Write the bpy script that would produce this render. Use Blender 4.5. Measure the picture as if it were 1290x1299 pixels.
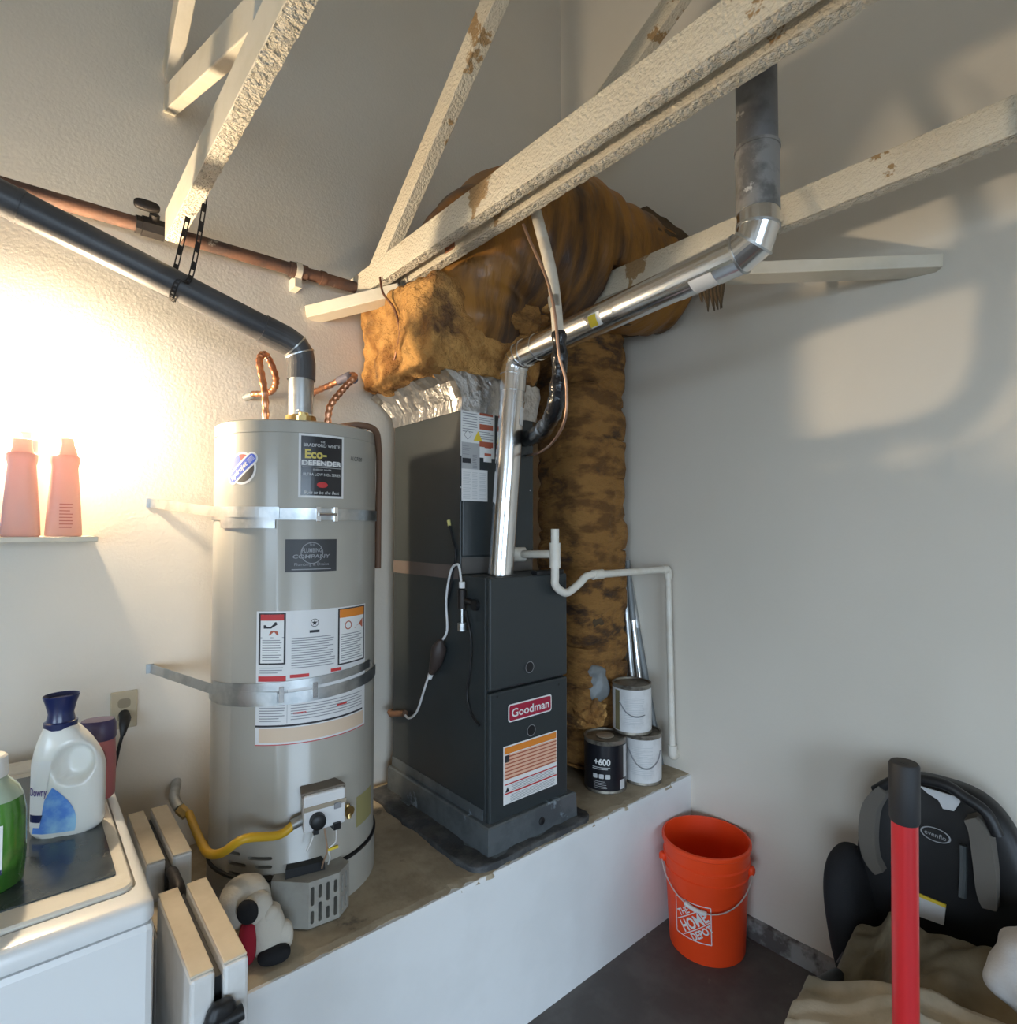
import bpy, bmesh, math, random
from mathutils import Vector, Matrix, noise
random.seed(7)
for o in list(bpy.data.objects): bpy.data.objects.remove(o)
S = bpy.context.scene
COL = S.collection
PI = math.pi

# ------------------------------------------------------------------ camera
F = 730.0; H = 1.5; HEAD = math.radians(49.6); PITCH = math.atan(22.5 / F)
fw = Vector((math.cos(HEAD)*math.cos(PITCH), math.sin(HEAD)*math.cos(PITCH), math.sin(PITCH)))
rt = Vector((math.sin(HEAD), -math.cos(HEAD), 0)); upv = rt.cross(fw)
CAM = Vector((0, 0, H))
cd = bpy.data.cameras.new('camera'); cam = bpy.data.objects.new('camera', cd); COL.objects.link(cam)
cd.sensor_fit = 'HORIZONTAL'; cd.sensor_width = 36; cd.lens = 36 * F / 1290; cd.clip_start = 0.02
cam.matrix_world = Matrix(((rt.x, upv.x, -fw.x, 0), (rt.y, upv.y, -fw.y, 0), (rt.z, upv.z, -fw.z, H), (0, 0, 0, 1)))
S.camera = cam
def ray(px, py): return fw + rt*((px-645)/F) - upv*((py-649.5)/F)
def onX(px, py, x): v = ray(px, py); return CAM + v*(x/v.x)
def onY(px, py, y): v = ray(px, py); return CAM + v*(y/v.y)
def onZ(px, py, z): v = ray(px, py); return CAM + v*((z-H)/v.z)
def onF(px, py, f): return CAM + ray(px, py)*f
def onCyl(px, py, c, r):
    v = ray(px, py); a = v.x*v.x+v.y*v.y; b = -2*(v.x*c[0]+v.y*c[1]); cc = c[0]**2+c[1]**2-r*r
    dd = max(0, b*b-4*a*cc); t = (-b-math.sqrt(dd))/(2*a); p = CAM+v*t
    return math.atan2(p.y-c[1], p.x-c[0]), p.z

# ------------------------------------------------------------------ light
w = bpy.data.worlds.new('sky'); S.world = w; w.use_nodes = True
bg = w.node_tree.nodes['Background']; bg.inputs[0].default_value = (0.62, 0.80, 1.0, 1); bg.inputs[1].default_value = 10.0
ld = bpy.data.lights.new('garage_door_offscreen', 'AREA'); ld.shape = 'RECTANGLE'; ld.size = 3.0; ld.size_y = 2.2; ld.cycles.is_portal = True
lo = bpy.data.objects.new('garage_door_offscreen', ld); COL.objects.link(lo)
lo.location = (-1.1, -4.07, 1.1); lo.rotation_euler = (PI/2, 0, 0)
ld = bpy.data.lights.new('side_door_offscreen', 'AREA'); ld.shape = 'RECTANGLE'; ld.size = 2.3; ld.size_y = 2.15; ld.cycles.is_portal = True
lo = bpy.data.objects.new('side_door_offscreen', ld); COL.objects.link(lo)
lo.location = (-3.57, -1.55, 1.075); lo.rotation_euler = (PI/2, 0, -PI/2)
BULB = 2000.0
vs = S.view_settings
vs.view_transform = 'Standard'; vs.look = 'None'; vs.gamma = 1; vs.use_curve_mapping = False; vs.exposure = 0.0

# ------------------------------------------------------------------ materials
def mat(name, col, rough=.5, metal=0., col2=None, ns=5., lo=.45, hi=.6, bump=0., bs=80., bd=.003, trans=0., emis=0., coat=0., spec=.5,
        col3=None, ns3=2., lo3=.55, hi3=.62, stretch=None, ior=1.45, sss=0., rvar=0.):
    m = bpy.data.materials.new(name); m.use_nodes = True; nt = m.node_tree; N = nt.nodes; L = nt.links
    b = N['Principled BSDF']
    b.inputs['Base Color'].default_value = (*col, 1); b.inputs['Roughness'].default_value = rough; b.inputs['Metallic'].default_value = metal
    b.inputs['Specular IOR Level'].default_value = spec; b.inputs['IOR'].default_value = ior
    if trans: b.inputs['Transmission Weight'].default_value = trans
    if coat: b.inputs['Coat Weight'].default_value = coat; b.inputs['Coat Roughness'].default_value = .12
    if sss: b.inputs['Subsurface Weight'].default_value = sss; b.inputs['Subsurface Radius'].default_value = (.03, .012, .01)
    if emis: b.inputs['Emission Color'].default_value = (*col, 1); b.inputs['Emission Strength'].default_value = emis
    if col2 or col3 or bump or rvar:
        tc = N.new('ShaderNodeTexCoord'); vec = tc.outputs['Object']
        if stretch:
            mp = N.new('ShaderNodeMapping'); mp.inputs['Scale'].default_value = stretch; L.new(vec, mp.inputs[0]); vec = mp.outputs[0]
        def nz(sc, det=5, rgh=.6):
            t = N.new('ShaderNodeTexNoise'); t.inputs['Scale'].default_value = sc; t.inputs['Detail'].default_value = det; t.inputs['Roughness'].default_value = rgh
            L.new(vec, t.inputs['Vector']); return t.outputs['Fac']
        def ramp(f, a, c):
            r = N.new('ShaderNodeMapRange'); r.inputs[1].default_value = a; r.inputs[2].default_value = c; L.new(f, r.inputs[0]); return r.outputs[0]
        cur = None
        def mix(f, a, c):
            x = N.new('ShaderNodeMix'); x.data_type = 'RGBA'; L.new(f, x.inputs[0])
            if isinstance(a, tuple): x.inputs[6].default_value = (*a, 1)
            else: L.new(a, x.inputs[6])
            x.inputs[7].default_value = (*c, 1); return x.outputs[2]
        if col2: cur = mix(ramp(nz(ns), lo, hi), col, col2)
        if col3: cur = mix(ramp(nz(ns3, 6, .65), lo3, hi3), cur or col, col3)
        if cur: L.new(cur, b.inputs['Base Color'])
        if rvar:
            r = N.new('ShaderNodeMapRange'); r.inputs[1].default_value = .3; r.inputs[2].default_value = .7
            r.inputs[3].default_value = max(.02, rough-rvar); r.inputs[4].default_value = rough+rvar; L.new(nz(6.), r.inputs[0]); L.new(r.outputs[0], b.inputs['Roughness'])
        if bump:
            bp = N.new('ShaderNodeBump'); bp.inputs['Strength'].default_value = bump; bp.inputs['Distance'].default_value = bd
            L.new(nz(bs, 3, .55), bp.inputs['Height']); L.new(bp.outputs[0], b.inputs['Normal'])
    return m
def translucent(m, col, f):
    nt = m.node_tree; t = nt.nodes.new('ShaderNodeBsdfTranslucent'); t.inputs[0].default_value = (*col, 1); x = nt.nodes.new('ShaderNodeMixShader'); x.inputs[0].default_value = f
    o = nt.nodes['Material Output']; nt.links.new(nt.nodes['Principled BSDF'].outputs[0], x.inputs[1]); nt.links.new(t.outputs[0], x.inputs[2]); nt.links.new(x.outputs[0], o.inputs[0]); return m
M = {}
M['wall'] = mat('painted drywall', (.74, .68, .59), .62, bump=.3, bs=110, bd=.003, col2=(.70, .645, .555), ns=1.4, lo=.4, hi=.7)
M['wall_r'] = mat('painted drywall smooth', (.74, .68, .59), .6, bump=.15, bs=70, bd=.003, col2=(.70, .645, .555), ns=1.1, lo=.4, hi=.7)
M['ceil'] = mat('painted roof sheathing', (.66, .60, .50), .85, bump=.2, bs=60, col2=(.60, .54, .44), ns=4)
M['plinth_w'] = mat('white painted concrete', (.76, .76, .75), .55, bump=.15, bs=40, bd=.004, col2=(.72, .72, .71), ns=3)
M['concrete'] = mat('bare dusty concrete', (.44, .365, .26), .85, bump=.5, bs=60, bd=.004, col2=(.33, .27, .19), ns=7, col3=(.13, .11, .09), ns3=9, lo3=.64, hi3=.74)
M['floor'] = mat('garage floor concrete', (.125, .115, .11), .55, bump=.2, bs=40, bd=.003, col2=(.09, .082, .078), ns=5, col3=(.22, .21, .20), ns3=12, lo3=.66, hi3=.75)
M['drive'] = mat('driveway concrete', (.30, .29, .27), .9, col2=(.25, .24, .225), ns=2)
M['curb'] = mat('weathered curb', (.30, .30, .29), .8, bump=.6, bs=40, bd=.006, col2=(.10, .09, .085), ns=9, lo=.45, hi=.55)
M['beam'] = mat('textured cream paint', (.70, .63, .50), .7, bump=.8, bs=120, bd=.008, col2=(.66, .58, .45), ns=4, col3=(.36, .23, .11), ns3=4.2, lo3=.595, hi3=.612)
M['beam_s'] = mat('smooth cream paint', (.71, .65, .54), .6, bump=.25, bs=50, bd=.003, col2=(.66, .60, .48), ns=6)
M['stucco'] = mat('stucco sprayed paint', (.70, .64, .53), .75, bump=1.0, bs=95, bd=.02, col2=(.60, .54, .43), ns=30, col3=(.33, .22, .12), ns3=5, lo3=.64, hi3=.66)
M['galv'] = mat('bright galvanised steel', (.78, .78, .78), .2, 1., bump=.04, bs=25, bd=.002, rvar=.06)
M['galv_dull'] = mat('dull galvanised steel', (.55, .56, .56), .38, 1., col2=(.42, .44, .45), ns=14, rvar=.1)
M['oldpipe'] = mat('old grey vent pipe', (.20, .20, .21), .5, .55, col2=(.13, .13, .135), ns=8, col3=(.45, .44, .42), ns3=16, lo3=.63, hi3=.68, bump=.1, bs=40)
M['ventpaint'] = mat('dark grey painted vent', (.085, .085, .09), .38, .1, col2=(.065, .065, .07), ns=6)
M['greyblue'] = mat('furnace grey enamel', (.031, .037, .039), .42, .0, col2=(.025, .030, .032), ns=2, bump=.05, bs=90, coat=.1)
M['greydoor'] = mat('furnace door enamel', (.031, .037, .039), .4, .0, bump=.05, bs=120, coat=.1)
M['pedestal'] = mat('sheet metal pedestal', (.17, .19, .20), .42, .5, col2=(.12, .135, .145), ns=9, col3=(.42, .52, .60), ns3=4, lo3=.6, hi3=.64)
M['tar'] = mat('dark sealant', (.05, .052, .055), .6, bump=.6, bs=50, bd=.006, col2=(.09, .09, .088), ns=20)
M['heater'] = mat('water heater grey enamel', (.39, .365, .315), .3, 0., coat=.35, bump=.02, bs=20)
M['heater_d'] = mat('water heater grey cover', (.36, .345, .305), .42, 0., coat=.1, col2=(.30, .28, .245), ns=9)
M['black'] = mat('black plastic', (.012, .012, .013), .45)
M['blackf'] = mat('black fabric', (.012, .012, .014), .9, bump=.3, bs=250)
M['greyfab'] = mat('grey fabric', (.12, .105, .088), .9, bump=.3, bs=300, bd=.001)
M['white'] = mat('white paper', (.78, .77, .75), .55)
M['offw'] = mat('white label', (.72, .71, .70), .5)
M['ink'] = mat('dark ink', (.03, .03, .035), .6)
M['greyink'] = mat('grey ink', (.28, .28, .29), .6)
M['palegrey'] = mat('pale grey print', (.55, .55, .55), .6)
M['redink'] = mat('red ink', (.55, .04, .04), .55)
M['brick'] = mat('red brown ink', (.45, .11, .06), .55)
M['orange'] = mat('orange ink', (.75, .24, .03), .55)
M['peach'] = mat('peach ink', (.78, .48, .33), .55)
M['beige'] = mat('beige strip', (.68, .52, .38), .55)
M['yellow'] = mat('yellow ink', (.80, .58, .05), .5)
M['goldink'] = mat('gold ink', (.62, .50, .12), .5)
M['blueink'] = mat('blue ink', (.04, .10, .55), .5)
M['badge'] = mat('crimson badge', (.38, .02, .05), .4, coat=.3)
M['copper'] = mat('copper tube', (.72, .34, .19), .32, 1., col2=(.50, .22, .13), ns=16)
M['copper_d'] = mat('tarnished copper', (.22, .10, .06), .5, .8, col2=(.14, .08, .06), ns=14)
M['brass'] = mat('brass', (.62, .46, .20), .38, 1.)
M['brown'] = mat('brown tape', (.16, .085, .05), .6)
M['rust'] = mat('rusty iron pipe', (.17, .085, .055), .7, .2, col2=(.10, .06, .048), ns=9, bump=.4, bs=70, col3=(.42, .36, .30), ns3=10, lo3=.66, hi3=.7)
M['iron'] = mat('black iron', (.035, .03, .028), .5, .6, bump=.3, bs=60)
M['pvc'] = mat('white pvc', (.74, .70, .62), .38, col2=(.66, .60, .50), ns=7)
M['cream'] = mat('cream insulation sleeve', (.66, .60, .50), .6, col2=(.56, .48, .38), ns=12, col3=(.08, .06, .05), ns3=14, lo3=.69, hi3=.7)
M['wrap'] = mat('glossy black wrap', (.012, .012, .014), .22, bump=.8, bs=35, bd=.01, coat=.3)
M['foil'] = mat('silver foil', (.50, .49, .48), .33, 1., bump=.9, bs=28, bd=.01)
M['fiber'] = mat('bare fiberglass insulation', (.50, .265, .08), .95, bump=1., bs=55, bd=.016, col2=(.25, .11, .028), ns=10, lo=.42, hi=.62, col3=(.13, .065, .03), ns3=6, lo3=.55, hi3=.68)
M['fiberface'] = mat('amber faced insulation', (.33, .14, .018), .5, bump=.7, bs=22, bd=.012, col2=(.06, .026, .009), ns=5, lo=.42, hi=.62, coat=.15, stretch=(1.6, .35, .35))
M['fiberold'] = mat('dusty insulation', (.31, .15, .04), .9, bump=1., bs=45, bd=.012, col2=(.15, .068, .018), ns=8, col3=(.05, .03, .02), ns3=4, lo3=.56, hi3=.68, stretch=(1, 1, 2.2))
M['fray'] = mat('frayed brown fibers', (.095, .06, .03), .95, bump=.6, bs=80, bd=.008)
M['tapegrey'] = mat('grey tape', (.20, .21, .21), .5, .2)
M['bucket'] = mat('orange plastic', (.93, .07, .012), .42, sss=.0, bump=.03, bs=30)
M['red'] = mat('red painted tube', (.50, .018, .022), .38, coat=.25)
M['rubber'] = mat('black rubber grip', (.02, .02, .022), .6)
M['dryer'] = mat('white appliance enamel', (.75, .75, .74), .3, coat=.3)
M['dryerdirty'] = mat('dusty white enamel', (.66, .62, .54), .45, col2=(.56, .51, .43), ns=14, lo=.5, hi=.7)
M['glass_top'] = mat('dark glass lid', (.035, .045, .048), .2, coat=.3, col2=(.06, .068, .068), ns=6)
M['tabletop'] = mat('dirty white plastic', (.58, .50, .38), .6, col2=(.46, .38, .27), ns=7, lo=.4, hi=.7, col3=(.12, .09, .07), ns3=14, lo3=.7, hi3=.73)
M['tableside'] = mat('white plastic', (.70, .69, .67), .5, col2=(.62, .60, .57), ns=6)
M['jug'] = mat('pearly white plastic', (.80, .79, .74), .3, coat=.4, sss=.0)
M['navy'] = mat('navy plastic', (.012, .02, .085), .28, coat=.3)
M['purple'] = mat('dark purple plastic', (.05, .035, .09), .4)
M['mauve'] = mat('rose bottle', (.38, .12, .12), .4)
M['green'] = mat('green liquid', (.07, .22, .03), .15, coat=.6, col2=(.03, .10, .015), ns=9)
M['clear'] = mat('clear plastic shoulder', (.42, .50, .38), .15, coat=.6)
M['pink'] = translucent(mat('translucent pink plastic', (.74, .50, .44), .4), (.80, .54, .47), .32)
M['bluebot'] = translucent(mat('translucent blue plastic', (.35, .55, .85), .4), (.4, .65, .95), .5)
M['plushw'] = mat('white plush', (.60, .55, .47), .95, bump=.5, bs=160, bd=.003)
M['plushr'] = mat('red felt', (.30, .01, .025), .9)
M['canvas'] = mat('olive tan canvas', (.17, .14, .09), .92, bump=.5, bs=180, bd=.002, col2=(.125, .10, .062), ns=5)
M['linen'] = mat('pale linen', (.30, .265, .205), .92, bump=.4, bs=150, bd=.002, col2=(.22, .195, .145), ns=6)
M['greycloth'] = mat('grey cloth', (.36, .36, .36), .92, bump=.5, bs=150, bd=.002, col2=(.28, .28, .28), ns=9)
M['gasyel'] = mat('yellow coated gas line', (.62, .36, .02), .42)
M['putty'] = mat('cream faceplate', (.50, .43, .30), .5)
M['bulb'] = mat('lit bulb', (1.0, .80, .54), .4, emis=BULB)
M['porcelain'] = mat('white porcelain', (.8, .78, .74), .3, coat=.4)
M['canlabel'] = mat('pale can label', (.70, .69, .68), .45, col2=(.62, .61, .60), ns=20)
M['canblack'] = mat('black can label', (.012, .012, .016), .3, coat=.4)
M['canmetal'] = mat('can lid metal', (.30, .27, .22), .45, .6, col2=(.12, .10, .08), ns=14)
M['swirl'] = mat('blue printed swirl', (.10, .26, .72), .3, coat=.4, col2=(.35, .62, .85), ns=14, lo=.4, hi=.6)
M['paleblue'] = mat('pale blue plastic', (.45, .52, .58), .35)

# ------------------------------------------------------------------ mesh building
class MB:
    def __init__(s): s.v = []; s.f = []
    def add(s, vs, fs):
        n = len(s.v); s.v += [tuple(p) for p in vs]; s.f += [tuple(i+n for i in f) for f in fs]; return s
    def box(s, a, b):
        x0, y0, z0 = (min(a[i], b[i]) for i in range(3)); x1, y1, z1 = (max(a[i], b[i]) for i in range(3))
        return s.add([(x0,y0,z0),(x1,y0,z0),(x1,y1,z0),(x0,y1,z0),(x0,y0,z1),(x1,y0,z1),(x1,y1,z1),(x0,y1,z1)],
                     [(0,3,2,1),(4,5,6,7),(0,1,5,4),(1,2,6,5),(2,3,7,6),(3,0,4,7)])
    def bar(s, p, q, w_, h_, up=(0,0,1), n=1):
        p = Vector(p); q = Vector(q); d = (q-p).normalized(); u = Vector(up); r = d.cross(u).normalized(); u = r.cross(d).normalized()
        vs = []; fs = []
        for i in range(n+1):
            c = p.lerp(q, i/n)
            vs += [c-r*w_/2-u*h_/2, c+r*w_/2-u*h_/2, c+r*w_/2+u*h_/2, c-r*w_/2+u*h_/2]
        for i in range(n):
            for k in range(4):
                a = i*4+k; b = i*4+(k+1) % 4; fs.append((a, b, b+4, a+4))
        fs += [(3,2,1,0), tuple(n*4+k for k in range(4))]
        return s.add(vs, fs)
    def tube(s, path, r, seg=16, cap=True, rfun=None):
        P = [Vector(p) for p in path]; n = len(P); T = []
        for i in range(n):
            T.append((P[min(i+1, n-1)]-P[max(i-1, 0)]).normalized())
        ref = Vector((0,0,1)) if abs(T[0].z) < .9 else Vector((1,0,0))
        u = T[0].cross(ref).normalized(); vs = []; fs = []
        for i in range(n):
            u = (u - T[i]*u.dot(T[i])).normalized(); v = T[i].cross(u)
            for k in range(seg):
                a = 2*PI*k/seg; rr = r[i] if isinstance(r, (list, tuple)) else r
                if rfun: rr *= rfun(i/(n-1), a, P[i])
                vs.append(P[i]+u*math.cos(a)*rr+v*math.sin(a)*rr)
        for i in range(n-1):
            for k in range(seg):
                a = i*seg+k; b = i*seg+(k+1) % seg; fs.append((a, b, b+seg, a+seg))
        if cap: fs += [tuple(reversed(range(seg))), tuple(range((n-1)*seg, n*seg))]
        return s.add(vs, fs)
    def ring(s, p, q, r1, r2, seg=24):   # hollow short pipe
        return s.tube([p, q], r2, seg)
    def lathe(s, c, prof, seg=48, rfun=None, cap=True):
        vs = []; fs = []; n = len(prof)
        for (r, z) in prof:
            for k in range(seg):
                a = 2*PI*k/seg; rr = r*(rfun(a, z) if rfun else 1); vs.append((c[0]+rr*math.cos(a), c[1]+rr*math.sin(a), c[2]+z))
        for i in range(n-1):
            for k in range(seg):
                a = i*seg+k; b = i*seg+(k+1) % seg; fs.append((a, b, b+seg, a+seg))
        if cap: fs += [tuple(reversed(range(seg))), tuple(range((n-1)*seg, n*seg))]
        return s.add(vs, fs)
    def loft(s, c, secs, rot=0., seg=40, e=2.5):  # secs: (z, hx, hy, dx, dy[, exp])
        vs = []; fs = []; n = len(secs); cr, sr = math.cos(rot), math.sin(rot)
        for q in secs:
            z, hx, hy, dx, dy = q[:5]; ee = q[5] if len(q) > 5 else e
            for k in range(seg):
                a = 2*PI*k/seg; ca, sa = math.cos(a), math.sin(a)
                x = dx+hx*math.copysign(abs(ca)**(2/ee), ca); y = dy+hy*math.copysign(abs(sa)**(2/ee), sa)
                vs.append((c[0]+x*cr-y*sr, c[1]+x*sr+y*cr, c[2]+z))
        for i in range(n-1):
            for k in range(seg):
                a = i*seg+k; b = i*seg+(k+1) % seg; fs.append((a, b, b+seg, a+seg))
        fs += [tuple(reversed(range(seg))), tuple(range((n-1)*seg, n*seg))]
        return s.add(vs, fs)
    def blob(s, c, h, n=14, e=4., amp=0., fr=6., seed=0., rot=None, fun=None):
        vs = []; fs = []; idx = {}
        def vid(p):
            k = tuple(round(t, 5) for t in p)
            if k not in idx:
                idx[k] = len(vs); L = sum(abs(t)**e for t in p)**(1/e); q = Vector(p)/L
                nrm = Vector([math.copysign(abs(q[i])**(e-1), q[i])/h[i] for i in range(3)]).normalized()
                w_ = Vector((q.x*h[0], q.y*h[1], q.z*h[2]))
                if amp: w_ += nrm*amp*(noise.noise((w_+Vector((seed, seed*2, seed*3)))*fr)+.5*noise.noise((w_+Vector((seed, 0, seed)))*fr*2.7))
                if fun: w_ = fun(w_, q)
                if rot: w_ = rot @ w_
                vs.append(Vector(c)+w_)
            return idx[k]
        for ax in range(3):
            for sg in (-1, 1):
                g = [[None]*(n+1) for _ in range(n+1)]
                for i in range(n+1):
                    for j in range(n+1):
                        p = [0, 0, 0]; p[ax] = sg; p[(ax+1) % 3] = 2*i/n-1; p[(ax+2) % 3] = 2*j/n-1; g[i][j] = vid(p)
                for i in range(n):
                    for j in range(n):
                        q = (g[i][j], g[i+1][j], g[i+1][j+1], g[i][j+1]); fs.append(q if sg > 0 else tuple(reversed(q)))
        return s.add(vs, fs)
    def patch(s, fn, u0, u1, v0, v1, nu=1, nv=1, off=0.):  # patch on a mapped surface
        vs = [fn(u0+(u1-u0)*i/nu, v0+(v1-v0)*j/nv, off) for i in range(nu+1) for j in range(nv+1)]
        fs = [(i*(nv+1)+j, (i+1)*(nv+1)+j, (i+1)*(nv+1)+j+1, i*(nv+1)+j+1) for i in range(nu) for j in range(nv)]
        return s.add(vs, fs)
    def poly(s, fn, pts, off=0.): return s.add([fn(u, v, off) for u, v in pts], [tuple(range(len(pts)))])
    def rpoly(s, fn, u0, u1, v0, v1, r, off=0., k=5):
        us = []
        for i in range(k+1): us.append(u0+r-r*math.cos(PI/2*i/k))
        m_ = max(1, int((u1-u0-2*r)/.009)); us += [u0+r+(u1-u0-2*r)*i/m_ for i in range(1, m_)]
        for i in range(k+1): us.append(u1-r+r*math.sin(PI/2*i/k))
        vs = []
        for u in us:
            d = max(0, u0+r-u, u-(u1-r)); e = r-math.sqrt(max(0, r*r-d*d)); vs += [fn(u, v0+e+1e-6, off), fn(u, v1-e-1e-6, off)]
        return s.add(vs, [(2*i, 2*i+2, 2*i+3, 2*i+1) for i in range(len(us)-1)])
    def sector(s, fn, cu, cv, r, off, a0, a1, k=28, rv=None, nr=5):
        vs = [fn(cu, cv, off)]; fs = []; rv = rv or r
        for j in range(1, nr+1):
            for i in range(k+1):
                a = math.radians(a0+(a1-a0)*i/k); vs.append(fn(cu+r*j/nr*math.cos(a), cv+rv*j/nr*math.sin(a), off))
        for i in range(k): fs.append((0, 1+i, 2+i))
        for j in range(nr-1):
            for i in range(k): A = 1+j*(k+1)+i; fs.append((A, A+k+1, A+k+2, A+1))
        return s.add(vs, fs)
    def disc(s, fn, cu, cv, r, off=0., k=28, rv=None): return s.sector(fn, cu, cv, r, off, 0, 360, k, rv, 4 if r > .02 else 1)
    def annulus(s, fn, cu, cv, r0, r1, off=0., k=28):
        vs = []; fs = []
        for i in range(k):
            a = 2*PI*i/k; vs += [fn(cu+r0*math.cos(a), cv+r0*math.sin(a), off), fn(cu+r1*math.cos(a), cv+r1*math.sin(a), off)]
        for i in range(k):
            j = (i+1) % k; fs.append((2*i, 2*i+1, 2*j+1, 2*j))
        return s.add(vs, fs)

def obj(name, mb, m, parent=None, smooth=40, bevel=0., label=None, cat=None, group=None, kind=None, sub=0, mirror=None):
    org = Vector(parent['_o']) if parent is not None else None
    if org is None:
        xs = [p[0] for p in mb.v]; ys = [p[1] for p in mb.v]; zs = [p[2] for p in mb.v]
        org = Vector(((min(xs)+max(xs))/2, (min(ys)+max(ys))/2, min(zs)))
    me = bpy.data.meshes.new(name); me.from_pydata([tuple(Vector(p)-org) for p in mb.v], [], mb.f); me.update()
    o = bpy.data.objects.new(name, me); COL.objects.link(o)
    if parent is not None: o.parent = parent
    else: o.location = org
    o['_o'] = tuple(org)
    if isinstance(m, str): m = M[m]
    me.materials.append(m)
    if bevel:
        b = o.modifiers.new('bevel', 'BEVEL'); b.width = bevel; b.segments = 2; b.limit_method = 'ANGLE'; b.angle_limit = math.radians(50)
    if sub:
        q = o.modifiers.new('sub', 'SUBSURF'); q.levels = sub; q.render_levels = sub
    if smooth:
        me.shade_smooth(); me.set_sharp_from_angle(angle=math.radians(smooth))
    tag(o, label, cat, group, kind); return o
def cut(o, cutters):      # carve real openings into a closed mesh
    mb = MB()
    for vs_, fs_ in cutters: mb.add(vs_, fs_)
    org = Vector(o['_o']); me = bpy.data.meshes.new('cutter'); me.from_pydata([tuple(Vector(p)-org) for p in mb.v], [], mb.f); me.update()
    for m2 in (me, o.data):
        b_ = bmesh.new(); b_.from_mesh(m2); bmesh.ops.recalc_face_normals(b_, faces=b_.faces); b_.to_mesh(m2); b_.free()
    c = bpy.data.objects.new('cutter', me); COL.objects.link(c); c.parent = o.parent
    if o.parent is None: c.location = o.location
    bpy.context.view_layer.update()
    m_ = o.modifiers.new('cut', 'BOOLEAN'); m_.operation = 'DIFFERENCE'; m_.solver = 'EXACT'; m_.object = c
    o.modifiers.move(len(o.modifiers)-1, 0)
    others = [(q, q.show_viewport) for q in o.modifiers if q != m_]
    for q, _ in others: q.show_viewport = False
    bpy.context.view_layer.update()
    new = bpy.data.meshes.new_from_object(o.evaluated_get(bpy.context.evaluated_depsgraph_get()))
    o.modifiers.remove(m_); old = o.data; nm = old.name; o.data = new; bpy.data.meshes.remove(old); new.name = nm
    for q, sv in others: q.show_viewport = sv
    bpy.data.objects.remove(c); bpy.data.meshes.remove(me)
def slotprism(fn, u0, u1, v0, v1, o0, o1, k=4):
    r = min(u1-u0, v1-v0)/2*.98; pts = []
    for cx, cy, a0 in ((u1-r, v1-r, 0), (u0+r, v1-r, 90), (u0+r, v0+r, 180), (u1-r, v0+r, 270)):
        for i in range(k+1): a = math.radians(a0+90*i/k); pts.append((cx+r*math.cos(a), cy+r*math.sin(a)))
    n = len(pts); vs_ = [fn(u, v, o0) for u, v in pts]+[fn(u, v, o1) for u, v in pts]
    fs_ = [(i, (i+1) % n, n+(i+1) % n, n+i) for i in range(n)]
    return vs_, [tuple(reversed(f)) for f in fs_]+[tuple(range(n)), tuple(reversed(range(n, 2*n)))]
def tag(o, label=None, cat=None, group=None, kind=None):
    if label: o['label'] = label
    if cat: o['category'] = cat
    if group: o['group'] = group
    if kind: o['kind'] = kind
def thing(name, loc, label, cat, group=None):
    e = bpy.data.objects.new(name, None); COL.objects.link(e); e.location = loc; e.empty_display_size = .05; e['_o'] = tuple(loc)
    tag(e, label, cat, group); return e
def smoothpath(pts, n=6, closed=False):
    P = [Vector(p) for p in pts]; out = []
    for i in range(len(P)-1):
        p0 = P[max(i-1, 0)]; p1 = P[i]; p2 = P[i+1]; p3 = P[min(i+2, len(P)-1)]
        for k in range(n):
            t = k/n; out.append(.5*((2*p1)+(p2-p0)*t+(2*p0-5*p1+4*p2-p3)*t*t+(3*p1-p0-3*p2+p3)*t**3))
    out.append(P[-1]); return out
def filletpath(pts, rad, n=6):
    P = [Vector(p) for p in pts]; out = [P[0]]
    for i in range(1, len(P)-1):
        a = (P[i-1]-P[i]); b = (P[i+1]-P[i]); r = min(rad, a.length*.49, b.length*.49); p0 = P[i]+a.normalized()*r; p2 = P[i]+b.normalized()*r
        for k in range(n+1):
            t = k/n; out.append(p0*(1-t)**2+P[i]*2*t*(1-t)+p2*t*t)
    out.append(P[-1]); return out
def plane(o, u, v, nrm):
    o = Vector(o); u = Vector(u); v = Vector(v); nrm = Vector(nrm)
    return lambda a, b, off=0.: o+u*a+v*b+nrm*off
def cyl(c, r, a0, z0):    # r may be a function of z
    def fn(u, v, off=0.):
        z = z0+v; rr = (r(z) if callable(r) else r); a = a0+u/rr; rr += off
        return Vector((c[0]+rr*math.cos(a), c[1]+rr*math.sin(a), z))
    return fn
def text(body, fn, u, v, h, width=None, bold=0., shear=0., rot=0., off=.0012, align='CENTER', mb=None, fitw=None):
    cu = bpy.data.curves.new('t', 'FONT'); cu.body = body; cu.size = 1.; cu.align_x = 'LEFT'; cu.offset = bold; cu.shear = shear; cu.resolution_u = 3
    o = bpy.data.objects.new('t', cu); COL.objects.link(o); bpy.context.view_layer.update()
    me = bpy.data.meshes.new_from_object(o.evaluated_get(bpy.context.evaluated_depsgraph_get()))
    vs = [p.co.copy() for p in me.vertices]; fs = [tuple(p.vertices) for p in me.polygons]
    bpy.data.objects.remove(o); bpy.data.curves.remove(cu); bpy.data.meshes.remove(me)
    x0 = min(p.x for p in vs); x1 = max(p.x for p in vs); sc = h/.72; sx = (width/(x1-x0)) if width else sc
    c, s_ = math.cos(rot), math.sin(rot); out = []
    for p in vs:
        a = (p.x-(x0+x1)/2)*sx if align == 'CENTER' else (p.x-x0)*sx; b = p.y*sc
        out.append(fn(u+a*c-b*s_, v+a*s_+b*c, off))
    mb = mb or MB(); mb.add(out, fs); return mb
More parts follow.
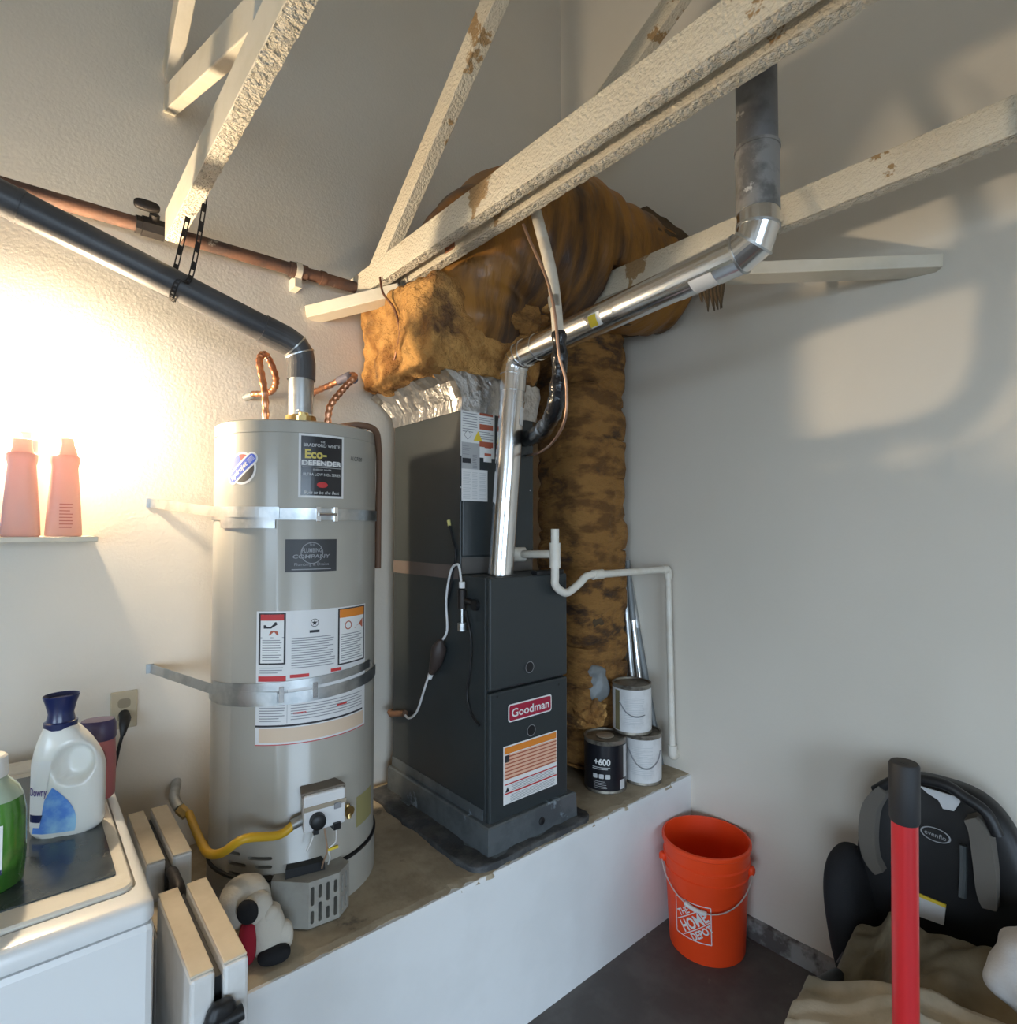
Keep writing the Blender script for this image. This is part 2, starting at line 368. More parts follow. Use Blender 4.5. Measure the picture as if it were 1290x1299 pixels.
def lines(fn, u0, u1, v0, v1, n, th=.4, off=.0012, mb=None, jag=.35, nu=None):
    mb = mb or MB(); st = (v1-v0)/n; nu = max(1, int((u1-u0)/.008))
    for i in range(n):
        v = v0+st*(i+.5); e = u1-(u1-u0)*jag*random.random()*random.random()
        mb.patch(fn, u0, e, v-st*th/2, v+st*th/2, nu, 1, off)
    return mb
def stickers(parent, fn, specs):   # specs: (name, material, [(u0,u1,v0,v1)...], off)
    for name, m, rects, off in specs:
        mb = MB()
        for r in rects: mb.patch(fn, *r, max(1, int(abs(r[1]-r[0])/.012)), 1, off)
        obj(name, mb, m, parent, smooth=0)
# ------------------------------------------------------------------ setting
W1 = 2.06; W2 = 2.11; PY = 1.33; ZP = .504; PX0 = .335
def struct(name, mb, m, **k): return obj(name, mb, m, kind='structure', **k)
struct('wall_back', MB().box((-3.5, W1, -.1), (W2+.14, W1+.14, 4.7)), 'wall', smooth=0, label='cream painted drywall wall behind the water heater', cat='wall')
struct('wall_right', MB().box((W2, -4.0, -.1), (W2+.14, W1, 4.7)), 'wall_r', smooth=0, label='smooth off white wall behind bucket and car seat', cat='wall')
struct('wall_left', MB().box((-3.64, -4.0, -.1), (-3.5, -2.7, 4.7)).box((-3.64, -.4, -.1), (-3.5, W1+.14, 4.7)).box((-3.64, -2.7, 2.15), (-3.5, -.4, 4.7)), 'wall', smooth=0, label='garage side wall with an open side door', cat='wall')
struct('wall_front', MB().box((-3.5, -4.14, -.1), (-2.6, -4., 4.7)).box((.4, -4.14, -.1), (W2, -4., 4.7)).box((-2.6, -4.14, 2.2), (.4, -4., 4.7)), 'wall', smooth=0, label='garage wall with the open door bay', cat='wall')
struct('floor', MB().box((-3.5, -4.0, -.1), (W2, W1, 0)), 'floor', smooth=0, label='dark grey concrete garage floor', cat='floor')
struct('driveway', MB().box((-24, -24, -.25), (13, 12, -.1)), 'drive', smooth=0, label='concrete driveway outside the open garage doors', cat='driveway')
struct('ceiling', MB().box((-3.64, -4.14, 4.7), (W2+.14, W1+.14, 4.8)), 'ceil', smooth=0, label='painted roof sheathing high above the trusses', cat='ceiling')
# raised platform: painted body with ragged bare concrete top
pl = thing('concrete_platform', ((PX0+W2)/2, (PY+W1)/2, 0), 'raised concrete platform, white painted front and bare dusty top', 'platform'); pl['kind'] = 'structure'
obj('painted_front', MB().box((PX0, PY, 0), (W2, W1, ZP-.012)), 'plinth_w', pl, smooth=0)
top = MB(); n = 150; vs = []; fs = []
for i in range(n+1):
    x = PX0-.004+(W2-PX0+.004)*i/n
    e = PY+.008+.014*noise.noise((x*9, 1, 0))+.012*noise.noise((x*40, 3, 0))
    zf = ZP+.002*noise.noise((x*14, 7, 0))
    vs += [(x, e-.006, ZP-.013), (x, e, zf-.003), (x, e+.02, zf), (x, W1, ZP)]
for i in range(n):
    for k in range(3): a = i*4+k; fs.append((a, a+4, a+5, a+1))
top.add(vs, fs); obj('bare_top', top, 'concrete', pl, smooth=0)
edge = MB(); vs = []; fs = []
for i in range(n+1):
    x = PX0+(W2-PX0)*i/n; e = PY+.008+.014*noise.noise((x*9, 1, 0))+.012*noise.noise((x*40, 3, 0))
    vs += [(x, PY-.0015, ZP-.03), (x, PY-.002, ZP-.012), (x, PY+.001, ZP-.004), (x, e, ZP-.0035)]
for i in range(n):
    for k in range(3): a = i*4+k; fs.append((a, a+4, a+5, a+1))
edge.add(vs, fs); obj('painted_edge', edge, 'plinth_w', pl, smooth=60)
# curb along the right wall
cb = MB(); vs = []; fs = []; n = 120
for i in range(n+1):
    y = PY-(PY+3.9)*i/n; t = .022+.006*noise.noise((y*12, 0, 4)); zt = .055+.008*noise.noise((y*9, 2, 0))
    vs += [(W2-t-.012, y, 0), (W2-t-.004, y, zt*.7), (W2-t*.8, y, zt), (W2+.001, y, zt+.006)]
for i in range(n):
    for k in range(3): a = i*4+k; fs.append((a, a+1, a+5, a+4))
cb.add(vs, fs); struct('baseboard_right', cb, 'curb', smooth=30, label='chipped grey concrete curb at foot of right wall', cat='curb')

# ------------------------------------------------------------------ trusses
def lumber(name, p, q, w_, h_, m, parent, n=1): return obj(name, MB().bar(p, q, w_, h_, n=n), m, parent, smooth=0, bevel=.003)
ZB = 2.372; YF = -3.98; CH = .09
def chord(parent, x0, x1, z=ZB, m='beam', under='stucco', ye=None):
    ye = ye or W1+.004
    o = lumber('bottom_chord', ((x0+x1)/2, ye, z+CH/2), ((x0+x1)/2, YF, z+CH/2), x1-x0, CH, m, parent)
    u = MB(); vs = []; fs = []; n = 300                       # sprayed texture coat on the underside
    for i in range(n+1):
        y = ye-.003-(ye+.6)*i/n
        for k in range(5):
            x = x0+(x1-x0)*k/4; a = (1.5+noise.noise((x*60, y*60, 0))+.7*noise.noise((x*150, y*150, 2)))*.0028*min(1, max(0, (1.75-y)*2.2))+.0006
            xx = x+.0025*noise.noise((x*40, y*45, 9)); vs.append((xx, y, z-a if 0 < k < 4 else z-a*.7))
    for i in range(n):
        for k in range(4): a = i*5+k; fs.append((a, a+5, a+6, a+1))
    u.add(vs, fs); c = obj('texture_coat', u, under, o, smooth=60); return o
t2 = thing('roof_truss', (.34, W1, ZB), 'cream truss whose chord carries the strap around the grey vent', 'truss', 'roof trusses')
chord(t2, .318, .358, m='beam_s', ye=1.974)
lumber('web', (.338, W1-.01, 2.855), (.338, 1.12, 2.492), .034, .075, 'beam_s', t2)
lumber('rafter', (.338, W1-.01, 2.935), (.338, -.9, 4.6), .04, .09, 'beam_s', t2)
lumber('gusset_block', (.326, W1-.018, 2.78), (.326, W1-.018, 3.02), .012, .04, 'beam_s', t2)
t1 = thing('roof_truss', (.97, W1, ZB), 'thick peeling cream truss passing over the insulated plenum', 'truss', 'roof trusses')
chord(t1, .952, .986)
lumber('web', (.978, 1.93, 2.40), (.978, -.3, 4.15), .045, .075, 'beam', t1)
sis = thing('sister_joist', (1.05, W1, ZB), 'narrow cream joist running alongside the peeling truss', 'joist')
o = chord(sis, 1.032, 1.066, z=ZB+.006)
obj('bare_wood_spot', MB().box((1.0312, 1.475, ZB+.018), (1.034, 1.53, ZB+.094)), mat('bare red wood', (.30, .12, .06), .7), sis, smooth=0)
t3 = thing('roof_truss', (1.675, W1, ZB), 'stained cream truss running behind the black flue pipe', 'truss', 'roof trusses')
chord(t3, 1.655, 1.69)
lumber('rafter', (1.672, W1-.01, 2.79), (1.672, -.9, 4.36), .042, .085, 'beam', t3)
obj('diagonal_brace', MB().bar((2.115, .472, 2.303), (1.675, 1.075, 2.351), .085, .04), 'beam_s', bevel=.003, smooth=0, label='short cream wood brace from right wall to the stained truss', cat='brace')
obj('wood_cleat', MB().bar((.80, W1+.004, 2.288), (1.03, 1.80, 2.350), .07, .045), 'beam_s', bevel=.003, smooth=0, label='short cream wood cleat on wall beneath the peeling truss', cat='cleat')
# ------------------------------------------------------------------ water heater
HC = (.635, 1.716); HR = .225; ZT = 1.79; CA = math.atan2(-HC[1], -HC[0])
wh = thing('water_heater', (HC[0], HC[1], ZP), 'tall grey cylindrical gas water heater with paper labels', 'water heater')
tank = obj('tank', MB().lathe((*HC, 0), [(HR+.004, ZP), (HR+.004, ZP+.10), (HR, ZP+.105), (HR, ZT-.035), (HR+.002, ZT-.034), (HR+.002, ZT-.004), (HR-.004, ZT), (.02, ZT+.004)], 96), 'heater', wh, smooth=50)
obj('base_seam', MB().lathe((*HC, ZP+.10), [(HR+.0045, 0), (HR+.0065, .002), (HR+.0065, .008), (HR+.001, .011)], 96, cap=False), 'black', wh)
def hmap(px, py):
    a, z = onCyl(px, py, HC, HR); return cyl(HC, HR, a, z), a, z
def hrect(x0, y0, x1, y1):   # label rectangle by opposite corners -> mapping, width, height with origin at lower-left
    a0, zt = onCyl(x0, y0, HC, HR); a1, zt2 = onCyl(x1, y0, HC, HR); _, zb = onCyl(x0, y1, HC, HR); _, zb2 = onCyl(x1, y1, HC, HR)
    zt = (zt+zt2)/2; zb = (zb+zb2)/2
    return cyl(HC, HR, a0, zb), (a1-a0)*HR, zt-zb
def patchobj(name, fn, rects, m, parent, off): 
    for r in rects: o_ = obj(name, MB().patch(fn, *r, max(1, int(abs(r[1]-r[0])/.008)), 1, off), m, parent, smooth=0)
    return o_
# black plaque
fn, W, Hh = hrect(379, 552, 436, 632)
p = patchobj('rating_plaque', fn, [(0, W, 0, Hh)], 'offw', wh, .0006)
patchobj('plaque_field', fn, [(.006, W-.006, .006, Hh-.006)], 'canblack', p, .001)
for b_, v_, h_, w_, sh_ in (('THE', .865, .005, None, 0), ('BRADFORD WHITE', .80, .0085, .80, 0), ('ULTRA LOW NOx SERIES', .345, .0075, .82, 0), ('Built to be the Best', .06, .0085, .78, .25), ('ENERGY SAVER', .43, .004, .4, 0)):
    obj('lettering', text(b_, fn, W/2, Hh*v_, h_, W*w_ if w_ else None, .012, sh_, off=.0015), 'palegrey', p, smooth=0)
patchobj('plaque_rule', fn, [(W*.08, W*.92, Hh*.475, Hh*.481)], 'palegrey', p, .0013)
obj('lettering', text('Eco-', fn, W*.36, Hh*.62, .024, W*.46, .03), 'goldink', p, smooth=0)
mb = MB(); mb.patch(fn, W*.04, W*.96, Hh*.50, Hh*.575, 6, 1, .0013); obj('name_band', mb, 'greyink', p, smooth=0)
obj('lettering', text('DEFENDER', fn, W*.5, Hh*.51, .013, W*.86, .03, off=.0018), 'offw', p, smooth=0)
mb = MB(); mb.disc(fn, W/2, Hh*.205, W*.12, .0012, rv=Hh*.045); obj('red_logo', mb, 'redink', p, smooth=0)
# round sticker with diagonal band
fn, a, z = hmap(307, 594)
s_ = obj('round_sticker', MB().disc(fn, 0, 0, .043, .0006), 'white', wh, smooth=0)
def half(r, a0, a1, off): return MB().sector(fn, 0, 0, r, off, a0, a1, 14)
obj('sticker_print', half(.037, 48, 105, .0009), 'redink', s_, smooth=0); obj('sticker_print', half(.037, 105, 190, .0009), 'blueink', s_, smooth=0)
obj('sticker_print', half(.037, -125, 20, .0009), 'ink', s_, smooth=0)
def rotfn(f, r): return lambda u, v, off=0.: f(u*math.cos(r)-v*math.sin(r), u*math.sin(r)+v*math.cos(r), off)
f2 = rotfn(fn, math.radians(40))
obj('sticker_band', MB().rpoly(f2, -.056, .056, -.017, .017, .016, .0011), 'white', s_, smooth=0)
obj('sticker_band', MB().rpoly(f2, -.051, .051, -.012, .012, .011, .0014), 'blueink', s_, smooth=0)
mb = text('hydrojet', f2, -.012, -.005, .013, .066, .03, .2, off=.0018); lines(f2, .026, .046, -.007, .007, 4, .3, .0018, mb); obj('lettering', mb, 'white', s_, smooth=0)
# installer plaque
fn, W, Hh = hrect(362, 684, 427, 725)
p = patchobj('installer_plaque', fn, [(0, W, 0, Hh)], mat('charcoal plate', (.045, .045, .048), .45), wh, .0006)
mb = MB(); text('THE', fn, W/2, Hh*.80, .006, mb=mb); text('PLUMBING', fn, W/2, Hh*.60, .011, W*.38, .02, mb=mb)
text('COMPANY', fn, W/2, Hh*.42, .010, W*.72, .02, .1, mb=mb); text('Plumbing & Drains', fn, W/2, Hh*.19, .008, W*.66, mb=mb); lines(fn, W*.12, W*.88, Hh*.05, Hh*.11, 1, .5, .0012, mb, 0)
mb.annulus(fn, W/2, Hh*.58, W*.20, W*.215, .0012); obj('lettering', mb, 'greyink', p, smooth=0)
# big instruction label
fn, W, Hh = hrect(326, 770, 463, 931)
p = patchobj('instruction_label', fn, [(0, W, 0, Hh)], 'offw', wh, .0006)
bl = .235; br = .665
patchobj('label_frame', fn, [(W*.02, W*bl, Hh*.60, Hh*.985), (W*br, W*.985, Hh*.545, Hh*.99), (0, W*.96, Hh*.135, Hh*.15)], 'ink', p, .0009)
patchobj('label_field', fn, [(W*.035, W*(bl-.015), Hh*.612, Hh*.975), (W*(br+.015), W*.97, Hh*.557, Hh*.98)], 'white', p, .0011)
patchobj('label_header', fn, [(W*.035, W*(bl-.015), Hh*.93, Hh*.975), (W*.02, W*.24, Hh*.475, Hh*.515), (W*.27, W*.42, Hh*.495, Hh*.52), (W*.6, W*.7, Hh*.505, Hh*.53), (W*.30, W*.40, Hh*.222, Hh*.236), (W*.66, W*.76, Hh*.232, Hh*.248), (0, W, 0, Hh*.006)], 'redink', p, .0013)
patchobj('label_header', fn, [(W*(br+.015), W*.97, Hh*.915, Hh*.98)], 'orange', p, .0013)
patchobj('label_strip', fn, [(W*.03, W*.98, Hh*.02, Hh*.125)], 'beige', p, .001)
mb = MB(); lines(fn, W*.05, W*(bl-.03), Hh*.625, Hh*.79, 9, .35, .0013, mb); lines(fn, W*.28, W*.64, Hh*.56, Hh*.80, 13, .35, .0013, mb)
lines(fn, W*(br+.03), W*.955, Hh*.57, Hh*.79, 12, .35, .0013, mb); lines(fn, W*.28, W*.95, Hh*.175, Hh*.30, 6, .3, .0013, mb, .2); lines(fn, W*.03, W*.24, Hh*.17, Hh*.44, 14, .35, .0013, mb)
lines(fn, W*.03, W*.22, Hh*.53, Hh*.585, 3, .35, .0013, mb); mb.patch(fn, W*.25, W*.253, Hh*.16, Hh*.45, 1, 1, .0013); mb.patch(fn, W*.035, W*(bl-.015), Hh*.80, Hh*.805, 2, 1, .0013)
obj('fine_print', mb, 'greyink', p, smooth=0)
mb = MB(); patchobj('pictogram', fn, [(W*.42, W*.50, Hh*.825, Hh*.845)], 'ink', p, .0013); obj('pictogram', MB().annulus(fn, W*.46, Hh*.90, .009, .0105, .0013), 'ink', p, smooth=0)
mb.poly(fn, [(W*.46+.008*(1 if i % 2 == 0 else .4)*math.cos(PI/2+i*PI/5), Hh*.90+.008*(1 if i % 2 == 0 else .4)*math.sin(PI/2+i*PI/5)) for i in range(10)], .0013)
obj('pictogram', mb, 'ink', p, smooth=0); mb = MB()
mb.poly(fn, [(W*.06, Hh*.87), (W*.12, Hh*.87), (W*.17, Hh*.90), (W*.16, Hh*.92), (W*.10, Hh*.905), (W*.06, Hh*.895)], .0013); obj('pictogram', mb, 'ink', p, smooth=0)
mb = MB(); mb.annulus(fn, W*.77, Hh*.85, .009, .012, .0013); obj('pictogram', mb, 'brick', p, smooth=0); mb = MB(); mb.poly(fn, [(W*.84, Hh*.815), (W*.95, Hh*.815), (W*.95, Hh*.89), (W*.90, Hh*.85)], .0013)
obj('pictogram', mb, 'brick', p, smooth=0); mb = MB(); mb.poly(fn, [(W*.10, Hh*.82), (W*.18, Hh*.82), (W*.17, Hh*.85), (W*.12, Hh*.855)], .0013); obj('pictogram', mb, 'brick', p, smooth=0)
fn, W, Hh = hrect(452, 1003, 470, 1040); patchobj('small_yellow_sticker', fn, [(0, W, 0, Hh)], mat('faded yellow', (.32, .28, .12), .6), wh, .0006)
fn, a, z = hmap(452, 583); obj('handwritten_date', text('11/27/20', fn, 0, -.004, .011, .045, .01, .2), 'ink', wh, smooth=0)
# gas control valve
ga, gz = onCyl(404, 1018, HC, HR); g = cyl(HC, HR, ga, gz)
def hbox(u0, u1, v0, v1, o0, o1): 
    q = [g(u, v, o_) for o_ in (o0, o1) for v in (v0, v1) for u in (u0, u1)]
    return q, [(0,1,3,2), (4,6,7,5), (0,4,5,1), (2,3,7,6), (0,2,6,4), (1,5,7,3)]
gv = obj('gas_control', MB().add(*hbox(-.043, .043, -.045, .047, -.004, .06)), 'offw', wh, smooth=0, bevel=.006)
obj('control_lid', MB().add(*hbox(-.047, .047, .040, .053, -.004, .052)), mat('grey brown plastic', (.16, .13, .10), .5), gv, smooth=0, bevel=.004)
obj('control_band', MB().add(*hbox(-.042, .044, .008, .020, .05, .062)), mat('tan band', (.36, .30, .22), .5), gv, smooth=0, bevel=.002)
kp = g(-.016, -.017, .06); kn = (kp-Vector((HC[0], HC[1], kp.z))).normalized()
obj('control_knob', MB().tube([kp-kn*.004, kp+kn*.012, kp+kn*.016], [.02, .019, .014], 24), 'black', gv)
obj('pilot_window', MB().add(*hbox(.018, .032, .000, .014, .058, .0625)), 'greyink', gv, smooth=0)
obj('connector', MB().add(*hbox(.016, .030, -.052, -.036, .03, .065)), 'black', gv, smooth=0); obj('connector', MB().add(*hbox(-.024, -.014, -.050, -.040, .03, .063)), 'black', gv, smooth=0)
wp = [g(.022, -.05, .06), g(.016, -.075, .075), g(.004, -.09, .07), g(.008, -.115, .065), g(.012, -.145, .04)]
obj('white_wire', MB().tube(smoothpath(wp), .0018, 8), 'white', gv)
wp = [g(.0, -.045, .05), g(.0, -.08, .072), g(.0, -.1, .07), g(-.004, -.125, .06), g(-.002, -.15, .04)]
obj('brown_wire', MB().tube(smoothpath(wp), .0022, 8), mat('tan wire', (.35, .22, .14), .5), gv)
wp = [g(-.02, -.045, .05), g(-.028, -.06, .065), g(-.036, -.085, .06)]
obj('igniter_lead', MB().tube(smoothpath(wp), .0022, 8), 'white', gv)
obj('wire_tag', MB().add(*hbox(.0, .022, -.094, -.088, .068, .074)), 'yellow', gv, smooth=0)
dp = [g(.068, -.035, -.01), g(.068, -.035, .02), g(.068, -.037, .034)]
obj('drain_valve', MB().tube(dp, [.011, .011, .015], 16).tube([g(.068, -.02, .022), g(.068, -.055, .03)], .007, 12), 'brass', wh)
# gas line
gl = [g(-.045, -.02, .028), g(-.062, -.026, .036), g(-.09, -.04, .05), onF(310, 1064, 1.36), onF(283, 1081, 1.37), onF(266, 1083, 1.40), onF(256, 1070, 1.46), onF(246, 1048, 1.58), onF(240, 1032, 1.66)]
gas = thing('gas_connector', tuple(onF(272, 1084, 1.58)), 'yellow coated flexible gas line between heater valve and wall', 'gas line')
obj('flexible_line', MB().tube(smoothpath(gl[1:]), .0105, 14), 'gasyel', gas)
obj('fitting', MB().tube([g(-.040, -.02, .028), g(-.066, -.026, .038)], .013, 10), 'galv_dull', gas)
e0 = onF(239, 1030, 1.67); obj('fitting', MB().tube([e0-Vector((.004, -.0, .008)), e0+Vector((-.02, .02, .01))], .015, 6), 'brass', gas)
obj('stub_pipe', MB().tube(filletpath([e0+Vector((-.02, .02, .01)), e0+Vector((-.03, .05, .03)), Vector((e0.x+.0, W1+.002, e0.z+.03))], .03), .014, 12), 'galv_dull', gas)
# louvres and combustion box
SL = []
def slot(c0, c1, py0, py1, k):
    a0, z0 = onCyl(c0, py0, HC, HR+.004); a1, z1 = onCyl(c1, py1, HC, HR+.004); z = (z0+z1)/2; f = cyl(HC, HR+.004, a0, z)
    SL.append(slotprism(f, 0, (a1-a0)*HR, -.0042, .0042, -.06, .012))
for i, (x0, x1, y) in enumerate([(288, 303, 1083), (288, 311, 1097), (289, 313, 1110), (313, 345, 1090), (323, 345, 1101), (327, 345, 1113), (330, 346, 1124), (332, 347, 1136), (300, 318, 1122)]): slot(x0, x1, y, y, i)
cut(tank, SL)
ba, bz = onCyl(392, 1120, HC, HR); g2 = cyl(HC, HR, ba, ZP)
prof = []
bw = .085; zt = .118
pts = [(-bw, 0.), (-bw, .030), (-.01, .066), (.05, .066), (bw, .040), (bw, 0.)]
bx = MB(); vs = [g2(u, .004, o_) for u, o_ in pts]+[g2(u, zt, o_) for u, o_ in pts]; k = len(pts)
bx.add(vs, [(i, i+1, k+i+1, k+i) for i in range(k-1)]+[tuple(range(k, 2*k)), tuple(reversed(range(k)))])
ib = obj('intake_box', bx, 'heater_d', wh, smooth=0, bevel=.003)
bx = MB(); bx.add(*(lambda q: (q, [(0,1,3,2),(4,6,7,5),(0,4,5,1),(2,3,7,6),(0,2,6,4),(1,5,7,3)]))([g2(u, v, o_) for o_ in (0., .03) for v in (zt, zt+.022) for u in (-.055, .03)])); obj('black_block', bx, 'black', ib, smooth=0)  # small black block along the top of the intake box
def face(p0, p1):
    A = g2(p0[0], 0, p0[1]); B = g2(p1[0], 0, p1[1]); u = (B-A); L = u.length; u.normalize(); nn = u.cross(Vector((0, 0, 1))); return plane(A, u, (0, 0, 1), nn), L
IB = []
f, L = face(pts[2], pts[3])
for i, u in enumerate([.12, .37, .62, .87]):
    for v0, v1 in ([(.014, .045), (.058, .104)] if i % 2 == 0 else [(.014, .062), (.072, .104)]):
        IB.append(slotprism(f, u*L-.0042, u*L+.0042, v0, v1, -.03, .01))
f, L = face(pts[3], pts[4])
for u in (.3, .7):
    for v0, v1 in [(.014, .05), (.06, .104)]: IB.append(slotprism(f, u*L-.004, u*L+.004, v0, v1, -.022, .01))
cut(ib, IB)
# top fittings
top = wh
vc = (HC[0]+.005, HC[1]-.0)
obj('draft_hood', MB().lathe((vc[0], vc[1], ZT), [(.062, 0), (.062, .012), (.045, .04), (.043, .05)], 32), 'brass', wh)
def corr(path, r, n=90, seg=12):
    P = smoothpath(path, n//(len(path)-1)); mb = MB(); return mb.tube(P, [r*(1+.13*math.sin(i*1.7)) for i in range(len(P))], seg)
q1 = onF(337, 528, 1.72)
cw = thing('copper_connector', (q1.x, q1.y, ZT), 'corrugated copper water connector curling up beside the grey vent, left hose', 'water hose', 'copper hoses on the heater')
cw['label'] = 'corrugated copper hose looping straight up into a tight hook'
pp = [Vector((onF(337, 540, 1.72).x, onF(337, 540, 1.72).y, ZT-.005)), onF(336, 500, 1.72), onF(329, 458, 1.74), onF(338, 451, 1.77), onF(350, 480, 1.82), onF(343, 497, 1.87), onF(322, 500, 1.92)]
obj('hose', corr(pp, .010), 'copper', cw); obj('wall_nipple', MB().tube([pp[-1], Vector((pp[-1].x-.01, W1+.003, pp[-1].z-.002))], .012, 12), 'galv_dull', cw)
hp = onF(416, 535, 1.76)
ch = thing('copper_connector', (hp.x, hp.y, ZT), 'corrugated copper hose bent into a wide sideways angle', 'water hose', 'copper hoses on the heater')
pp = [Vector((hp.x, hp.y, ZT-.005)), onF(418, 518, 1.76), onF(434, 495, 1.78), onF(449, 479, 1.80), onF(443, 477, 1.84), onF(420, 488, 1.92), onF(397, 498, 2.0)]
obj('hose', corr(pp, .010), 'copper', ch); obj('wall_nipple', MB().tube([pp[-1], Vector((pp[-1].x-.02, W1+.003, pp[-1].z))], .013, 12), 'copper_d', ch)
obj('tape_wrap', MB().tube([pp[3]-Vector((0, 0, .006)), pp[4], pp[4].lerp(pp[5], .55)], .0135, 12), mat('blue grey tape', (.09, .085, .12), .6), ch)
bp_ = onF(385, 528, 1.60)
obj('relief_fitting', MB().tube([Vector((bp_.x, bp_.y, ZT-.004)), Vector((bp_.x, bp_.y, ZT+.026))], .02, 6).tube([Vector((bp_.x, bp_.y, ZT+.02)), Vector((bp_.x, bp_.y, ZT+.034))], .013, 12), 'brass', wh)
obj('fitting_tag', MB().bar(Vector((bp_.x-.022, bp_.y-.012, ZT+.037)), Vector((bp_.x+.022, bp_.y+.008, ZT+.032)), .012, .003), 'white', wh, smooth=0)
tp = [onF(428, 545, 1.66), onF(455, 541, 1.66), onF(470, 546, 1.70), onF(480, 566, 1.74), onF(480, 600, 1.78), onF(480, 650, 1.80)]
tp[0].z = ZT+.005; tp[1].z = ZT+.012
rp = Vector((HC[0], HC[1], 0)); out = []
for i, t in enumerate(tp):
    d = Vector((t.x-HC[0], t.y-HC[1], 0)); 
    if i >= 2 and d.length < HR+.011: d = d.normalized()*(HR+.011)
    out.append(Vector((HC[0]+d.x, HC[1]+d.y, t.z)))
out.append(Vector((out[-1].x, out[-1].y, 1.38))); 
obj('relief_pipe', MB().tube(smoothpath(out, 5), .0095, 12), 'brown', wh)
# straps
def strap(nm, py, wl, label, arm_y0, arm_y1, slope=0.):
    a_, z = onCyl(371, py, HC, HR)
    t = thing(nm, (HC[0], HC[1]-HR, z), label, 'strap', 'seismic straps around the heater')
    mb = MB(); N_ = 60; vs = []; fs = []; a0 = CA-math.radians(82); a1 = CA+math.radians(78)
    for i in range(N_+1):
        a = a0+(a1-a0)*i/N_; r1 = HR+.0025; r2 = HR+.0045; zc = z+slope*(i/N_-.5)
        for r_, zz in ((r1, -.015), (r2, -.015), (r2, .015), (r1, .015)): vs.append((HC[0]+r_*math.cos(a), HC[1]+r_*math.sin(a), zc+zz))
    for i in range(N_):
        for k in range(4): A = i*4+k; B = i*4+(k+1) % 4; fs.append((A, B, B+4, A+4))
    mb.add(vs, fs); obj('band', mb, 'galv_dull', t, smooth=30)
    wallp = onY(wl, arm_y0, W1); s0 = Vector((HC[0]+(HR+.006)*math.cos(a0), HC[1]+(HR+.006)*math.sin(a0), z))
    f0 = Vector((HC[0]+(HR+.007)*math.cos(CA-.75), HC[1]+(HR+.007)*math.sin(CA-.75), z+.006)); f1 = Vector((HC[0]+(HR+.007)*math.cos(CA-.2), HC[1]+(HR+.007)*math.sin(CA-.2), z+.004))
    mm = Vector((HC[0]+(HR+.008)*math.cos(CA-1.15), HC[1]+(HR+.008)*math.sin(CA-1.15), z+.008))
    path = smoothpath([wallp, wallp.lerp(mm, .5), mm, f0, Vector((HC[0]+(HR+.007)*math.cos(CA-.47), HC[1]+(HR+.007)*math.sin(CA-.47), z+.005)), f1], 6)
    vs = []; fs = []
    for p_ in path: vs += [p_+Vector((0, 0, -.014)), p_+Vector((0, 0, .014))]
    for i in range(len(path)-1): fs.append((2*i, 2*i+2, 2*i+3, 2*i+1))
    o_ = obj('wall_arm', MB().add(vs, fs), 'galv_dull', t, smooth=0); sd = o_.modifiers.new('th', 'SOLIDIFY'); sd.thickness = .002
    obj('wall_bracket', MB().box((wallp.x-.010, W1-.003, wallp.z-.014), (wallp.x+.010, W1+.001, wallp.z+.014)), 'galv_dull', t, smooth=0)
    return t, z
st, sz = strap('heater_strap', 652, 190, 'upper galvanised strap holding the heater to the wall', 638, 640)
def clip(t, u, z, h=.04):
    f = cyl(HC, HR, CA+u, z); obj('clip', MB().add([f(a, b, c) for c in (.002, .012) for b in (-h/2, h/2) for a in (-.006, .006)], [(0,1,3,2),(4,6,7,5),(0,4,5,1),(2,3,7,6),(0,2,6,4),(1,5,7,3)]), 'galv', t, smooth=0, bevel=.001)
clip(st, .22, sz); clip(st, .42, sz); f = cyl(HC, HR, CA+.22, sz); obj('tension_bolt', MB().tube([f(0, 0, .012), f(.024, 0, .013), f(.046, 0, .012)], .0035, 8), 'galv', st)
f = cyl(HC, HR, CA-1.0, sz-.026); obj('folded_tab', MB().patch(f, -.0, .17, -.011, .011, 14, 1, .006), 'galv_dull', st)
st2, sz2 = strap('heater_strap', 885, 190, 'lower galvanised strap crossing the instruction label', 848, 860, .03)
clip(st2, -.15, sz2+.012); clip(st2, .2, sz2+.016)
N_ = 60; vs = []; fs = []
for i in range(N_+1):
    a = CA-1.15+(2.2)*i/N_
    for zz in (-.011, .011): vs.append((HC[0]+(HR+.0055)*math.cos(a), HC[1]+(HR+.0055)*math.sin(a), sz2+.034+.03*(i/N_-.5)+zz))
fs = [(2*i, 2*i+2, 2*i+3, 2*i+1) for i in range(N_)]
o_ = obj('second_band', MB().add(vs, fs), 'galv_dull', st2, smooth=0); sd = o_.modifiers.new('th', 'SOLIDIFY'); sd.thickness = .0015
